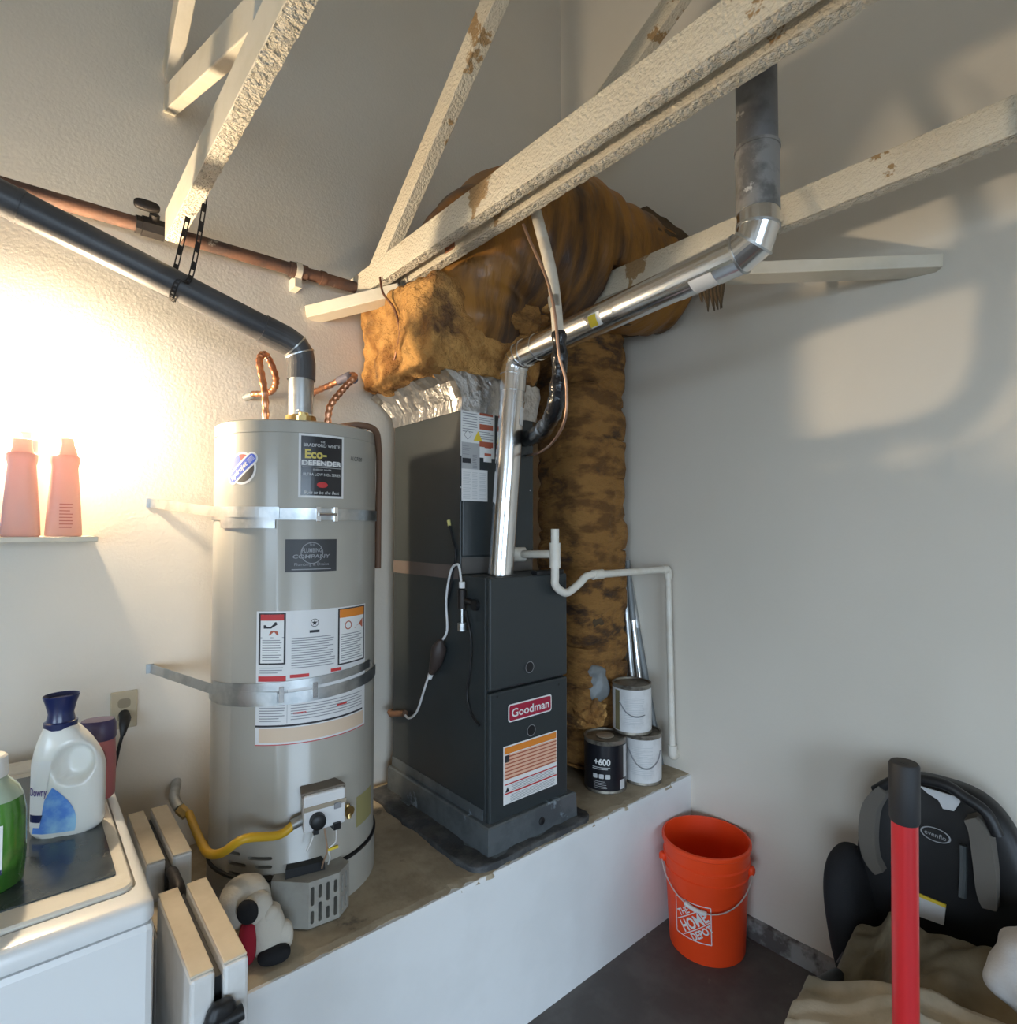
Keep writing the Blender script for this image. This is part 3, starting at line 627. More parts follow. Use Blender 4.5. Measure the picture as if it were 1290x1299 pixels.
# ------------------------------------------------------------------ heater vent
vz = onY(378, 470, HC[1]).z; VR = .038
vt = thing('heater_vent', (vc[0], vc[1], ZT+.04), 'grey painted vent pipe climbing left from the water heater', 'vent pipe')
vA = Vector((vc[0], vc[1], ZT+.04)); vB = Vector((vc[0], vc[1], 2.0)); dirv = (onY(0, 262, HC[1]+.01)-onY(345, 432, HC[1]+.01)).normalized()
vB2 = Vector((vc[0], vc[1], onY(358, 438, HC[1]).z+.004)); vC = vB2+dirv*1.55
obj('collar_pipe', MB().tube([vA, vA.lerp(vB2, .62)], VR-.002, 28), 'galv_dull', vt)
el = filletpath([vA.lerp(vB2, .55), vB2, vB2+dirv*.12], .075, 3)
obj('elbow', MB().tube(el, [VR+.003]*len(el), 28), 'ventpaint', vt, smooth=12)
for k in (2, 3): obj('elbow_seam', MB().tube([el[k]-(el[k+1]-el[k-1]).normalized()*.002, el[k]+(el[k+1]-el[k-1]).normalized()*.002], VR+.0055, 28), 'galv_dull', vt)
obj('pipe', MB().tube([vB2+dirv*.10, vC, vC+Vector((-.02, 0, .06)), vC+Vector((-.02, 0, .06))+Vector((0, 0, 4.7-vC.z-.06))], VR, 32), 'ventpaint', vt)
pj = onY(22, 280, HC[1]); tt = (pj.x-vB2.x)/dirv.x; jp = vB2+dirv*tt
obj('joint_crimp', MB().tube([jp-dirv*.006, jp+dirv*.006], VR+.002, 32), 'ventpaint', vt)
# perforated hanger strap around the vent from truss chord
tv = (onY(222, 358, HC[1]).x-vB2.x)/dirv.x; cc = vB2+dirv*tv
def perf(path, wdir, w_=.013):
    mb = MB(); P = smoothpath(path, 9); n = len(P)
    for sgn in (-1, 1):
        vs = []; fs = []
        for i, p_ in enumerate(P):
            wd = wdir if isinstance(wdir, Vector) else wdir[min(i, len(wdir)-1)]
            vs += [p_+wd*sgn*w_*.5, p_+wd*sgn*w_*.24]
        fs = [(2*i, 2*i+1, 2*i+3, 2*i+2) for i in range(n-1)]; mb.add(vs, fs)
    for i in range(0, n-1, 2):
        wd = wdir; mb.add([P[i]+wd*w_*.3, P[i]-wd*w_*.3, P[i+1]-wd*w_*.3, P[i+1]+wd*w_*.3], [(0, 1, 2, 3)])
    return mb
sd_ = dirv.cross(Vector((0, 1, 0))).normalized(); r_ = VR+.003
chx = .360; y0 = HC[1]
loop = [Vector((chx+.002, y0+.02, ZB+.085)), Vector((chx+.004, y0-.03, ZB+.02)), cc+Vector((.03, -r_*.9, .02)), cc-sd_*0+Vector((0, -r_, -.004)), cc+Vector((-.01, -r_*.4, -r_)), cc+Vector((0, r_*.5, -r_*.9)), cc+Vector((.0, r_, .01)), Vector((chx-.02, y0+.05, ZB-.008))]
o_ = obj('hanger_strap', perf(loop, dirv), 'iron', smooth=0, label='dark perforated metal strap hanging the grey vent from a truss', cat='hanger strap'); q = o_.modifiers.new('th', 'SOLIDIFY'); q.thickness = .0018
# ------------------------------------------------------------------ rusty pipe along back wall
rpz = 2.414; rpy = W1-.05
rp_ = thing('iron_pipe', (.3, rpy, rpz), 'rusty iron pipe with valve running along the back wall', 'pipe')
obj('pipe', MB().tube([(-2.2, rpy, rpz), (.95, rpy, rpz)], .021, 20), 'rust', rp_)
vx = onY(194, 285, rpy).x
vv = obj('valve_body', MB().tube([(vx-.045, rpy, rpz), (vx-.03, rpy, rpz), (vx-.029, rpy, rpz), (vx+.029, rpy, rpz), (vx+.03, rpy, rpz), (vx+.06, rpy, rpz)], [.027, .027, .031, .031, .027, .027], 8).tube([(vx, rpy, rpz), (vx, rpy-.03, rpz+.03)], .014, 10), 'iron', rp_)
obj('valve_handle', MB().blob((vx-.022, rpy-.04, rpz+.045), (.034, .012, .016), 8, 3), 'iron', vv)
cx_ = onY(378, 345, rpy).x
obj('coupling', MB().tube([(cx_-.03, rpy, rpz), (cx_+.03, rpy, rpz)], .026, 10), 'rust', rp_); obj('coupling', MB().tube([(cx_+.08, rpy, rpz), (cx_+.1, rpy, rpz)], .025, 10), 'rust', rp_)
obj('pipe_clamp', MB().tube([(cx_-.012, rpy, rpz), (cx_+.008, rpy, rpz)], .029, 16).box((cx_-.012, rpy-.006, rpz-.06), (cx_+.012, W1+.001, rpz-.02)), 'beam_s', rp_)
# ------------------------------------------------------------------ furnace
FX0, FX1, FY0, FY1 = 1.11, 1.455, 1.395, 1.99; FZ0, FZ1, FS = .585, 1.352, .998
obj('sealant_bed', MB().blob((1.275, 1.68, ZP+.004), (.262, .338, .012), 24, 12, .010, 14, 3.), 'tar', label='dark tar sealant smeared around the furnace base', cat='sealant', smooth=60)
fu = thing('furnace', (1.28, 1.7, ZP), 'dark grey upright gas furnace with red nameplate', 'furnace')
pd = MB(); vs = []
for z, e in ((ZP+.006, .034), (ZP+.012, .032), (ZP+.014, .022), (FZ0+.012, .020), (FZ0+.016, .014), (FZ0+.016, -.02)):
    vs.append([(FX0-e, FY0-e, z), (FX1+e, FY0-e, z), (FX1+e, FY1, z), (FX0-e, FY1, z)])
pd.add([p_ for r in vs for p_ in r], [(i*4+k, i*4+(k+1) % 4, (i+1)*4+(k+1) % 4, (i+1)*4+k) for i in range(len(vs)-1) for k in range(4)])
ped = obj('pedestal', pd, 'pedestal', fu, smooth=0)
ff = plane((FX0, FY0-.021, 0), (1, 0, 0), (0, 0, 1), (0, -1, 0)); obj('hole_shade_disc', MB().tube([ff(.20, ZP+.052, -.003), ff(.20, ZP+.052, .003), ff(.20, ZP+.052, .005)], [.012, .012, .008], 20), 'black', ped)  # raised black disc stands in for the shade inside a round hole
obj('cabinet', MB().box((FX0, FY0+.02, FZ0), (FX1, FY1, FZ1)), 'greyblue', fu, smooth=0, bevel=.004)
obj('side_flange', MB().box((FX0-.003, FY0+.03, FZ0), (FX0, FY1, FZ0+.05)), 'pedestal', fu, smooth=0)
d1 = obj('lower_door', MB().box((FX0+.001, FY0, FZ0+.004), (FX1-.001, FY0+.022, FS-.003)), 'greydoor', fu, smooth=0, bevel=.006)
d2 = obj('upper_door', MB().box((FX0+.001, FY0, FS+.003), (FX1-.001, FY0+.022, FZ1-.002)), 'greydoor', fu, smooth=0, bevel=.006)
ff = plane((0, FY0, 0), (1, 0, 0), (0, 0, 1), (0, -1, 0))
for d, (px, py) in ((d2, (671, 846)), (d1, (673, 926))):
    c = onY(px, py, FY0); obj('sight_glass', MB().annulus(ff, c.x, c.z, .0125, .0165, .003).disc(ff, c.x, c.z, .0125, .0015), 'black', d, smooth=0)
    obj('sight_rim', MB().annulus(ff, c.x, c.z, .0165, .0185, .004), 'greyink', d, smooth=0)
b0 = onY(644, 917, FY0); b1 = onY(699, 880, FY0)
nb = obj('nameplate', MB().rpoly(ff, b0.x, b1.x, b0.z, b1.z, .009, .002), 'white', d1, smooth=0)
obj('nameplate_field', MB().rpoly(ff, b0.x+.0045, b1.x-.0045, b0.z+.0045, b1.z-.0045, .007, .003), 'badge', nb, smooth=0)
obj('nameplate_lettering', text('Goodman', ff, (b0.x+b1.x)/2, (b0.z+b1.z)/2-.0125, .026, (b1.x-b0.x)*.86, .018, off=.004), 'white', nb, smooth=0)
l0 = onY(638, 1022, FY0); l1 = onY(706, 926, FY0); LW = l1.x-l0.x; LH = l1.z-l0.z
fl = plane((l0.x, FY0, l0.z), (1, 0, 0), (0, 0, 1), (0, -1, 0))
wl = obj('warning_label', MB().patch(fl, 0, LW, 0, LH, 1, 1, .0015), 'white', d1, smooth=0)
obj('label_header', MB().patch(fl, .004, LW-.004, LH*.86, LH*.975, 1, 1, .0022), 'orange', wl, smooth=0)
obj('label_band', MB().patch(fl, .004, LW-.004, LH*.42, LH*.845, 1, 1, .0022), 'peach', wl, smooth=0)
mb = MB()
for i in range(7): v = LH*(.80-.062*i); mb.patch(fl, .004, LW-.004, v, v+LH*.022, 1, 1, .0028)
obj('label_stripe', mb, 'brick', wl, smooth=0)
obj('label_rule', MB().patch(fl, .004, LW-.004, LH*.33, LH*.35, 1, 1, .0028).patch(fl, .004, LW-.004, LH*.17, LH*.195, 1, 1, .0028), 'redink', wl, smooth=0)
obj('fine_print', lines(fl, LW*.12, LW*.95, LH*.02, LH*.15, 5, .3, .0026), 'greyink', wl, smooth=0)
obj('fine_print', lines(fl, LW*.14, LW*.95, LH*.205, LH*.32, 4, .3, .0026), 'greyink', wl, smooth=0)
obj('pictogram', MB().patch(fl, .006, LW*.10, LH*.72, LH*.84, 1, 1, .003).poly(fl, [(LW*.03, LH*.21), (LW*.10, LH*.21), (LW*.07, LH*.30)], .003), 'ink', wl, smooth=0)
for px, py in ((708, 868), (625, 1052), (630, 884)):
    c = onY(px, py, FY0); obj('screw', MB().disc(ff, c.x, c.z, .004, .003, 10), 'black', d1, smooth=0)
obj('top_rail', MB().box((FX0+.2, FY0-.004, FZ1-.004), (FX1-.02, FY0+.03, FZ1+.012)), 'black', d2, smooth=0, bevel=.003)
obj('seam_tape', MB().box((FX0-.002, FY0+.16, FZ1-.016), (FX0+.001, FY1, FZ1+.03)), mat('brown seam tape', (.12, .095, .085), .6), fu, smooth=0)
obj('gas_knockout', MB().tube([(FX0+.003, 1.46, 1.262), (FX0-.012, 1.46, 1.262)], .018, 16), 'black', fu)
# coil cabinet above
CX0, CX1, CY0, CY1, CZ0, CZ1 = 1.11, 1.435, 1.55, 1.99, 1.352, 1.945
co = thing('coil_cabinet', (1.27, 1.75, FZ1), 'dark grey cooling coil cabinet stacked on the furnace', 'coil cabinet')
obj('cabinet', MB().box((CX0, CY0, CZ0), (CX1, CY1, CZ1)), 'greyblue', co, smooth=0, bevel=.003)
pn = obj('front_panel', MB().box((CX0+.004, CY0-.008, CZ0+.06), (CX1-.004, CY0, CZ1-.004)), 'greydoor', co, smooth=0, bevel=.003)
obj('lower_plate', MB().box((CX0+.004, CY0-.004, CZ0+.002), (CX1-.004, CY0, CZ0+.056)), mat('brown grey plate', (.13, .12, .11), .5, .3), co, smooth=0)
fc = plane((0, CY0-.008, 0), (1, 0, 0), (0, 0, 1), (0, -1, 0))
def crect(x0, y0, x1, y1): a = onY(x0, y1, CY0-.008); b = onY(x1, y0, CY0-.008); return a.x, b.x, a.z, b.z
A = crect(584, 503, 627, 578); lb = obj('hazard_label', MB().patch(fc, *A, 1, 1, .0015), 'white', pn, smooth=0)
uu = lambda t: A[0]+(A[1]-A[0])*t
vvv = lambda t: A[2]+(A[3]-A[2])*t
mb = MB()
for u0, u1, v in ((.06, .46, .70), (.54, .95, .66), (.54, .95, .44), (.54, .95, .17)): obj('label_header', MB().patch(fc, uu(u0), uu(u1), vvv(v), vvv(v+.085), 1, 1, .002), 'brick', lb, smooth=0)
mb = lines(fc, uu(.05), uu(.48), vvv(.36), vvv(.68), 8, .3, .002); lines(fc, uu(.53), uu(.97), vvv(.54), vvv(.64), 3, .3, .002, mb); lines(fc, uu(.53), uu(.97), vvv(.28), vvv(.42), 4, .3, .002, mb); lines(fc, uu(.05), uu(.97), vvv(.82), vvv(.97), 3, .3, .002, mb)
obj('fine_print', mb, 'greyink', lb, smooth=0)
c = onY(604, 554, CY0); obj('warning_triangle', MB().poly(fc, [(c.x-.019, c.z-.016), (c.x+.019, c.z-.016), (c.x, c.z+.018)], .0024), 'yellow', lb, smooth=0)
c = onY(591, 552, CY0); obj('hazard_diamond', MB().poly(fc, [(c.x-.016, c.z), (c.x, c.z-.016), (c.x+.016, c.z), (c.x, c.z+.016)], .0022), 'ink', lb, smooth=0); obj('hazard_diamond', MB().poly(fc, [(c.x-.0145, c.z), (c.x, c.z-.0145), (c.x+.0145, c.z), (c.x, c.z+.0145)], .0026).disc(fc, c.x, c.z, .004, .003), 'white', lb, smooth=0)
A = crect(585, 563, 608, 597); lb = obj('rating_label', MB().patch(fc, *A, 1, 1, .0018), mat('silver label', (.42, .42, .42), .4), pn, smooth=0)
obj('bar_code', MB().patch(fc, uu(.04), uu(.5), vvv(.28), vvv(.45), 1, 1, .0026), 'ink', lb, smooth=0); mb = lines(fc, uu(.6), uu(.85), vvv(.1), vvv(.6), 8, .5, .0026); lines(fc, uu(.05), uu(.5), vvv(.55), vvv(.9), 5, .3, .0026, mb); obj('fine_print', mb, 'greyink', lb, smooth=0)
A = crect(585, 597, 618, 635); lb = obj('table_label', MB().patch(fc, *A, 1, 1, .002), 'offw', pn, smooth=0)
mb = lines(fc, uu(.05), uu(.35), vvv(.05), vvv(.92), 16, .4, .0026); lines(fc, uu(.40), uu(.60), vvv(.05), vvv(.92), 16, .4, .0026, mb); lines(fc, uu(.68), uu(.95), vvv(.05), vvv(.92), 14, .4, .0026, mb); obj('fine_print', mb, 'palegrey', lb, smooth=0)
A = crect(613, 565, 623, 586); lb = obj('small_label', MB().patch(fc, *A, 1, 1, .0018), 'white', pn, smooth=0); [obj('label_header', MB().patch(fc, uu(.1), uu(.95), vvv(a), vvv(a+.15), 1, 1, .0024), 'brick', lb, smooth=0) for a in (.8, .35)]
for px, py in ((584, 618), (672, 622), (656, 610)): c = onY(px, py, CY0-.008); obj('screw', MB().disc(fc, c.x, c.z, .003, .002, 10), 'palegrey', pn, smooth=0)
# foil transition
fo = MB(); vs = []; fs = []; nn = 28
rings = [(CX0-.004, CX1+.006, CY0-.012, CY1, CZ1-.05), (CX0-.008, CX1+.012, CY0-.016, CY1+.01, CZ1-.008), (CX0-.035, CX1+.03, CY0-.018, 2.03, CZ1+.045), (CX0-.07, CX1+.02, CY0-.02, 2.045, CZ1+.075), (CX0-.05, CX1, CY0+.02, 2.03, CZ1+.09)]
for j, (x0, x1, y0, y1, z) in enumerate(rings):
    loop_ = [(x0+(x1-x0)*i/nn, y0) for i in range(nn)]+[(x1, y0+(y1-y0)*i/nn) for i in range(nn)]+[(x1-(x1-x0)*i/nn, y1) for i in range(nn)]+[(x0, y1-(y1-y0)*i/nn) for i in range(nn)]
    for (x, y) in loop_:
        k = .010*noise.noise((x*40, y*40, j*3.))*(1 if j else .35); vs.append((x+k, y+.010*noise.noise((x*37, y*41, j*5.+9))*(1 if j else .2), z+k*(1.4 if j in (2, 3) else .6)))
m4 = 4*nn
for j in range(len(rings)-1):
    for i in range(m4): fs.append((j*m4+i, j*m4+(i+1) % m4, (j+1)*m4+(i+1) % m4, (j+1)*m4+i))
fo.add(vs, fs)
obj('foil_collar', fo, 'foil', smooth=20, label='crumpled silver foil tape between coil cabinet and insulated plenum', cat='foil tape')
# ------------------------------------------------------------------ insulated ductwork
du = thing('insulated_duct', (1.25, 1.8, CZ1+.08), 'brown fiberglass wrapped plenum and elbow duct entering the wall', 'duct')
def squash(w_, q): 
    w_.z += .02*noise.noise((w_.x*5, w_.y*5, 1)); return w_
obj('plenum_wrap', MB().blob((1.225, 1.785, 2.178), (.242, .254, .160), 64, 16, .022, 11, 5., fun=squash), 'fiber', du, smooth=80)
path = smoothpath([(1.26, 1.77, 2.12), (1.29, 1.73, 2.36), (1.40, 1.67, 2.52), (1.57, 1.61, 2.58), (1.78, 1.55, 2.58), (1.97, 1.47, 2.56), (2.108, 1.41, 2.54)], 16)
def ef(t, a, p_): return 1+.05*abs(math.sin(t*17+math.sin(a)*.8))**.6+.012*math.sin(t*90+math.sin(a*2))+.10*noise.noise((p_.x*4+math.cos(a), p_.y*4+math.sin(a), p_.z*4))+.03*noise.noise((p_.x*14+3*math.cos(a), 3*math.sin(a), t*18))
rad = [(.21+.09*math.sin(min(1, i/(len(path)-1)/.40)*PI/2) if i/(len(path)-1) < .4 else .30-.10*((i/(len(path)-1)-.4)/.6)**1.2) for i in range(len(path))]
em = MB().tube(path, rad, 56, rfun=ef); nv = []
for (x, y, z) in em.v:
    if 1.640 < x < 1.705 and z < ZB+CH+.006: z = ZB+CH+.006
    if x < 1.078 and ZB-.02 < z < ZB+CH+.014: x = 1.078
    nv.append((x, y, z))
em.v = nv; obj('elbow_wrap', em, 'fiberface', du, smooth=80)
# underside batt hanging between plenum and elbow
obj('batt', MB().blob((1.43, 1.60, 2.36), (.16, .13, .09), 20, 3, .035, 12, 2.), 'fiber', du, smooth=80)
obj('batt', MB().blob((1.36, 1.52, 2.26), (.07, .035, .06), 14, 2.5, .02, 20, 7.), 'fiberold', du, smooth=80)
# frayed collar at wall
def ff_(t, a, p_): return 1+.16*noise.noise((math.cos(a)*3, math.sin(a)*3, t*2))+.12*noise.noise((math.cos(a)*11, math.sin(a)*11, t*5))
obj('frayed_collar', MB().tube([(1.84, 1.52, 2.585), (1.91, 1.495, 2.575), (1.98, 1.465, 2.56), (2.05, 1.435, 2.55), (2.108, 1.41, 2.54)], [.20, .235, .225, .205, .18], 96, rfun=ff_), 'fray', du, smooth=70)
mb = MB()
for i in range(7):
    tb_ = .82+.015*i; p0 = Vector((2.115, .472, 2.303)).lerp(Vector((1.675, 1.075, 2.351)), tb_); mb.tube(smoothpath([p0, p0+Vector((-.004, .004, -.05)), p0+Vector((random.uniform(-.01, .0), random.uniform(-.01, .015), -.085-.04*random.random()))], 3), [.010, .010, .009, .009, .007, .005, .002], 6)
obj('fiber_tuft', mb, 'fray', label='ragged dark fiber tuft hanging from the short wood brace', cat='fiber tuft')
def spt(c, r, px, py):
    v = ray(px, py).normalized(); q = Vector(c)-CAM; b = v.dot(q); dd = b*b-q.dot(q)+r*r
    return CAM+v*(b-math.sqrt(max(0, dd)))
tie = [spt((1.55, 1.66, 2.52), .305, px, py) for px, py in ((775, 262), (768, 292), (752, 320), (733, 340), (712, 352))]
obj('paper_strip', MB().tube(smoothpath(tie, 5), [.006]*21, 8), mat('kraft strip', (.42, .30, .14), .8), du)
rd = thing('return_duct', (1.885, 1.73, ZP), 'insulation wrapped upright duct standing between furnace and wall', 'duct')
cpath = [(1.885+.006*math.sin(i*.7), 1.72, ZP+.0+(2.43-ZP)*i/110) for i in range(111)]
def cf(t, a, p_):
    k = p_.z*10.5; band = abs((k % 1.)-.5)*2
    return (1-.10*band**4+.05*noise.noise((math.cos(a)*2, math.sin(a)*2, p_.z*6))+.05*noise.noise((math.cos(a)*5, math.sin(a)*5, p_.z*14)))*(1+.16*abs(math.sin(2*a))**3)
obj('duct_wrap', MB().tube(cpath, .165, 56, rfun=cf), 'fiberold', rd, smooth=80)
tpv = onCyl(757, 868, (1.885, 1.72), .178); tp_ = Vector((1.885+.172*math.cos(tpv[0]), 1.72+.172*math.sin(tpv[0]), tpv[1]))
obj('tape_patch', MB().blob(tp_, (.05, .02, .075), 12, 2.6, .012, 18, rot=Matrix.Rotation(tpv[0]+PI/2, 3, 'Z')), 'tapegrey', rd)
tpv = onCyl(752, 790, (1.885, 1.72), .178); tp_ = Vector((1.885+.170*math.cos(tpv[0]), 1.72+.170*math.sin(tpv[0]), tpv[1]))
obj('torn_flap', MB().blob(tp_, (.045, .014, .02), 10, 2., .015, 30, 4., rot=Matrix.Rotation(tpv[0]+PI/2, 3, 'Z')), 'fray', rd)
tpv = onCyl(750, 905, (1.885, 1.72), .178); tp_ = Vector((1.885+.165*math.cos(tpv[0]), 1.72+.165*math.sin(tpv[0]), tpv[1]))
obj('loose_batt', MB().blob(tp_, (.075, .03, .05), 14, 2.6, .03, 22, 9., rot=Matrix.Rotation(tpv[0]+PI/2, 3, 'Z')), 'fiber', rd)
q0 = onX(482, 352, .945); q1 = onX(486, 372, .945); wr = [q0, q1, onX(500, 392, .975), onX(507, 420, .992), onX(503, 445, .992), onX(497, 470, 1.0)]
obj('tie_wire', MB().tube(smoothpath(wr, 5), .004, 8), 'copper_d', label='thin brown tie wire hooked over truss and plenum wrap', cat='wire')
# ------------------------------------------------------------------ bright flue of the furnace
FR = .042
fA = Vector((onY(635, 724, 1.47).x, 1.47, FZ1)); zE = 2.075; fB = Vector((onY(653, 440, 1.44).x, 1.44, zE)); fD = onF(962, 312, 1.29); fD.z += 0
fl_ = thing('furnace_flue', tuple(fA), 'shiny galvanised flue pipe angling from furnace up through the roof', 'flue pipe')
dr = (fD-fB).normalized(); du_ = (fB-fA).normalized()
obj('riser', MB().tube([fA, fB-du_*.15], FR, 36), 'galv', fl_)
obj('riser_collar', MB().tube([fB-du_*.16, fB-du_*.07], FR-.0015, 36).tube([fB-du_*.152, fB-du_*.148], FR+.0015, 36), 'galv', fl_)
e1 = filletpath([fB-du_*.115, fB, fB+dr*.115], .11, 4); obj('elbow', MB().tube(e1, FR+.002, 36), 'galv', fl_, smooth=10)
for i in range(1, len(e1)-1):
    td = (e1[i+1]-e1[i-1]).normalized(); obj('elbow_seam', MB().tube([e1[i]-td*.0025, e1[i]+td*.0025], FR+.0045, 36), 'galv', fl_)
dk = Vector((0, 0, 1))
hr = fD-dr*.10
obj('run', MB().tube([fB+dr*.075, hr-dr*.09], FR, 36), 'galv', fl_)
obj('run_collar', MB().tube([hr-dr*.11, hr+dr*.02], FR+.0018, 36), 'galv', fl_)
e2 = filletpath([hr+dr*.0, fD, fD+dk*.09], .09, 2); obj('elbow', MB().tube(e2, FR+.003, 36), 'galv', fl_, smooth=10)
for i in range(1, len(e2)-1):
    td = (e2[i+1]-e2[i-1]).normalized(); obj('elbow_seam', MB().tube([e2[i]-td*.0025, e2[i]+td*.0025], FR+.0055, 36), 'galv_dull', fl_)
obj('old_collar', MB().tube([fD+dk*.075, fD+dk*.22], FR+.0045, 36).tube([fD+dk*.215, fD+dk*.222], FR+.007, 36), mat('scuffed grey pipe', (.30, .29, .28), .5, .4, col2=(.16, .155, .15), ns=18, col3=(.6, .58, .55), ns3=26, lo3=.64, hi3=.68), fl_)
obj('old_riser', MB().tube([fD+dk*.20, (fD.x, fD.y, 4.7)], FR+.002, 36), 'oldpipe', fl_)
def cylpatch(c, axis, r, px0, px1, L0, L1, ang0, ang1, off=.001):
    pass
def pipesticker(nm, c, ax, a0, a1, half_, m, parent, r):
    ax = ax.normalized(); tc_ = (CAM-c); e1_ = (tc_-ax*tc_.dot(ax)).normalized(); e2_ = ax.cross(e1_); mb = MB(); vs = []; fs = []
    for i in range(9):
        a = math.radians(a0+(a1-a0)*i/8); q = e1_*math.cos(a)+e2_*math.sin(a); vs += [c+q*r-ax*half_, c+q*r+ax*half_]
    fs = [(2*i, 2*i+1, 2*i+3, 2*i+2) for i in range(8)]
    return obj(nm, mb.add(vs, fs), m, parent)
ts = .27; pipesticker('pipe_sticker', fB+dr*(.385), dr, -30, 22, .02, 'white', fl_, FR+.001); pipesticker('pipe_sticker_print', fB+dr*(.378), dr, -26, 18, .014, 'yellow', fl_, FR+.0016)
pipesticker('riser_sticker', fB-du_*.20, du_, 42, 75, .03, 'offw', fl_, FR+.001)
pipesticker('collar_sticker', hr-dr*.03, dr, 10, 62, .03, 'offw', fl_, FR+.003)
# ------------------------------------------------------------------ refrigerant line set
ls = thing('refrigerant_line', tuple(onF(712, 430, 1.60)), 'refrigerant line in cream sleeve ending in shiny black wrap', 'refrigerant line')
u0 = onF(676, 255, 1.70); top_ = Vector((1.092, -3.998, 2.432)); c1 = onF(700, 350, 1.64); c2 = onF(709, 435, 1.60)
obj('cream_sleeve', MB().tube(smoothpath([top_, Vector((1.092, u0.y-.30, 2.432)), Vector((1.092, u0.y-.06, 2.432)), u0, c1, c2], 8), .0165, 20), 'cream', ls)
k1 = onF(705, 388, 1.615); obj('sleeve_band', MB().tube([c1.lerp(c2, .33), c1.lerp(c2, .50)], .0185, 20), 'galv_dull', ls)
bw_ = [c2+Vector((0, 0, .03)), onF(710, 460, 1.60), onF(707, 500, 1.61), onF(700, 528, 1.66), onF(686, 548, 1.80), onF(673, 555, 1.96), onY(665, 557, CY0-.004)]
PW = smoothpath(bw_, 10); obj('black_wrap', MB().tube(PW, [.020+.0012*math.sin(i*.9)+.006*noise.noise((i*.31, 4, 0))+.006*min(1, i/40) for i in range(len(PW))], 24), 'wrap', ls)
cp = [onF(664, 285, 1.66), onF(672, 305, 1.62), onF(694, 355, 1.575), onF(704, 400, 1.56), onF(709, 450, 1.56), onF(718, 485, 1.57), onF(717, 530, 1.58), onF(702, 560, 1.68), onF(684, 574, 1.84), onY(668, 578, CY0-.006)]
obj('liquid_line', MB().tube(smoothpath(cp, 6), .0042, 10), mat('dull copper', (.42, .26, .18), .45, .7), label='thin bare copper tube following the black wrapped line', cat='copper tube')
# ------------------------------------------------------------------ pvc condensate drain
pv = thing('condensate_drain', tuple(onY(857, 955, 1.40)), 'white plastic condensate drain pipe with trap ending low at wall', 'drain pipe')
PYY = 1.362; PR = .0135
tee = onY(704, 703, PYY)
src = onY(655, 703, CY0-.01)
obj('coil_fitting', MB().tube([src+Vector((-.02, .0, 0)), src+Vector((.022, -.02, 0))], .026, 16), 'pvc', pv)
obj('arm', MB().tube([src, tee], PR, 16), 'pvc', pv)
obj('tee', MB().tube([tee+Vector((0, 0, .038)), tee-Vector((0, 0, .045))], PR+.005, 20), 'pvc', pv)
obj('vent_stub', MB().tube([tee+Vector((0, 0, .03)), Vector((tee.x, tee.y, onY(703, 671, PYY).z))], PR, 16), 'pvc', pv)
b1_ = onY(704, 742, PYY); b2_ = onY(718, 752, PYY); b3_ = onY(733, 742, PYY); b4_ = onY(744, 731, PYY); b5_ = onY(757, 729, PYY)
obj('trap', MB().tube(smoothpath([tee-Vector((0, 0, .035)), tee.lerp(b1_, .7), b1_+Vector((.004, 0, -.004)), b2_, b3_, b4_, b5_], 7), PR, 16), 'pvc', pv)
cor = onY(846, 722, 1.405); obj('coupling', MB().tube([b5_-Vector((.02, 0, 0)), b5_+Vector((.03, 0, .001))], PR+.004, 16), 'pvc', pv)
low = onX(856, 952, cor.x); low = Vector((cor.x+.01, cor.y-.012, onY(856, 955, cor.y).z))
obj('long_run', MB().tube([b5_, cor], PR, 16), 'pvc', pv)
obj('corner_elbow', MB().tube(filletpath([cor-Vector((.035, 0, 0)), cor+Vector((.006, 0, 0)), cor-Vector((-.006, 0, .04))], .02), PR+.004, 16), 'pvc', pv)
obj('drop', MB().tube([cor+Vector((.006, 0, -.01)), low], PR, 16), 'pvc', pv)
obj('bottom_elbow', MB().tube(filletpath([low+Vector((0, 0, .045)), low-Vector((0, 0, .004)), low+Vector((.06, .012, .004))], .02), PR+.005, 16), 'pvc', pv)
obj('wall_stub', MB().tube([low+Vector((.03, .006, .0)), Vector((W2+.004, low.y+.02, low.z+.006))], PR+.002, 16), 'pvc', pv)
# ------------------------------------------------------------------ cables on the furnace side
sx = FX0-.014
wc = thing('white_cable', tuple(onX(520, 910, sx)), 'thin white power cable with inline adapter hanging beside furnace', 'cable')
obj('cord', MB().tube(smoothpath([onX(x, y, sx) for x, y in ((585, 738), (583, 722), (580, 716), (572, 724), (566, 760), (567, 800), (558, 815))], 6), .0042, 10), 'offw', wc)
obj('cord', MB().tube(smoothpath([onX(x, y, sx) for x, y in ((545, 853), (538, 875), (529, 902), (519, 911), (512, 905))], 6), .0042, 10), 'offw', wc)
obj('adapter', MB().tube([onX(x, y, sx-.012) for x, y in ((559, 812), (557, 822), (553, 840), (547, 854))], [.008, .026, .022, .01], 12), mat('brown plastic', (.05, .035, .03), .5), wc)
obj('cord_plug', MB().tube([onX(549, 848, sx-.006), onX(545, 860, sx-.006)], .0085, 8), 'white', wc)
obj('conduit_elbow', MB().tube([onX(514, 905, sx), onX(497, 906, sx-.01), onX(495, 903, sx+.0)], .012, 10), 'brown', wc)
gt = thing('drip_leg', tuple(onX(585, 800, sx)), 'slim metal gas cock with threaded ends on furnace side', 'gas cock')
gx = sx-.006
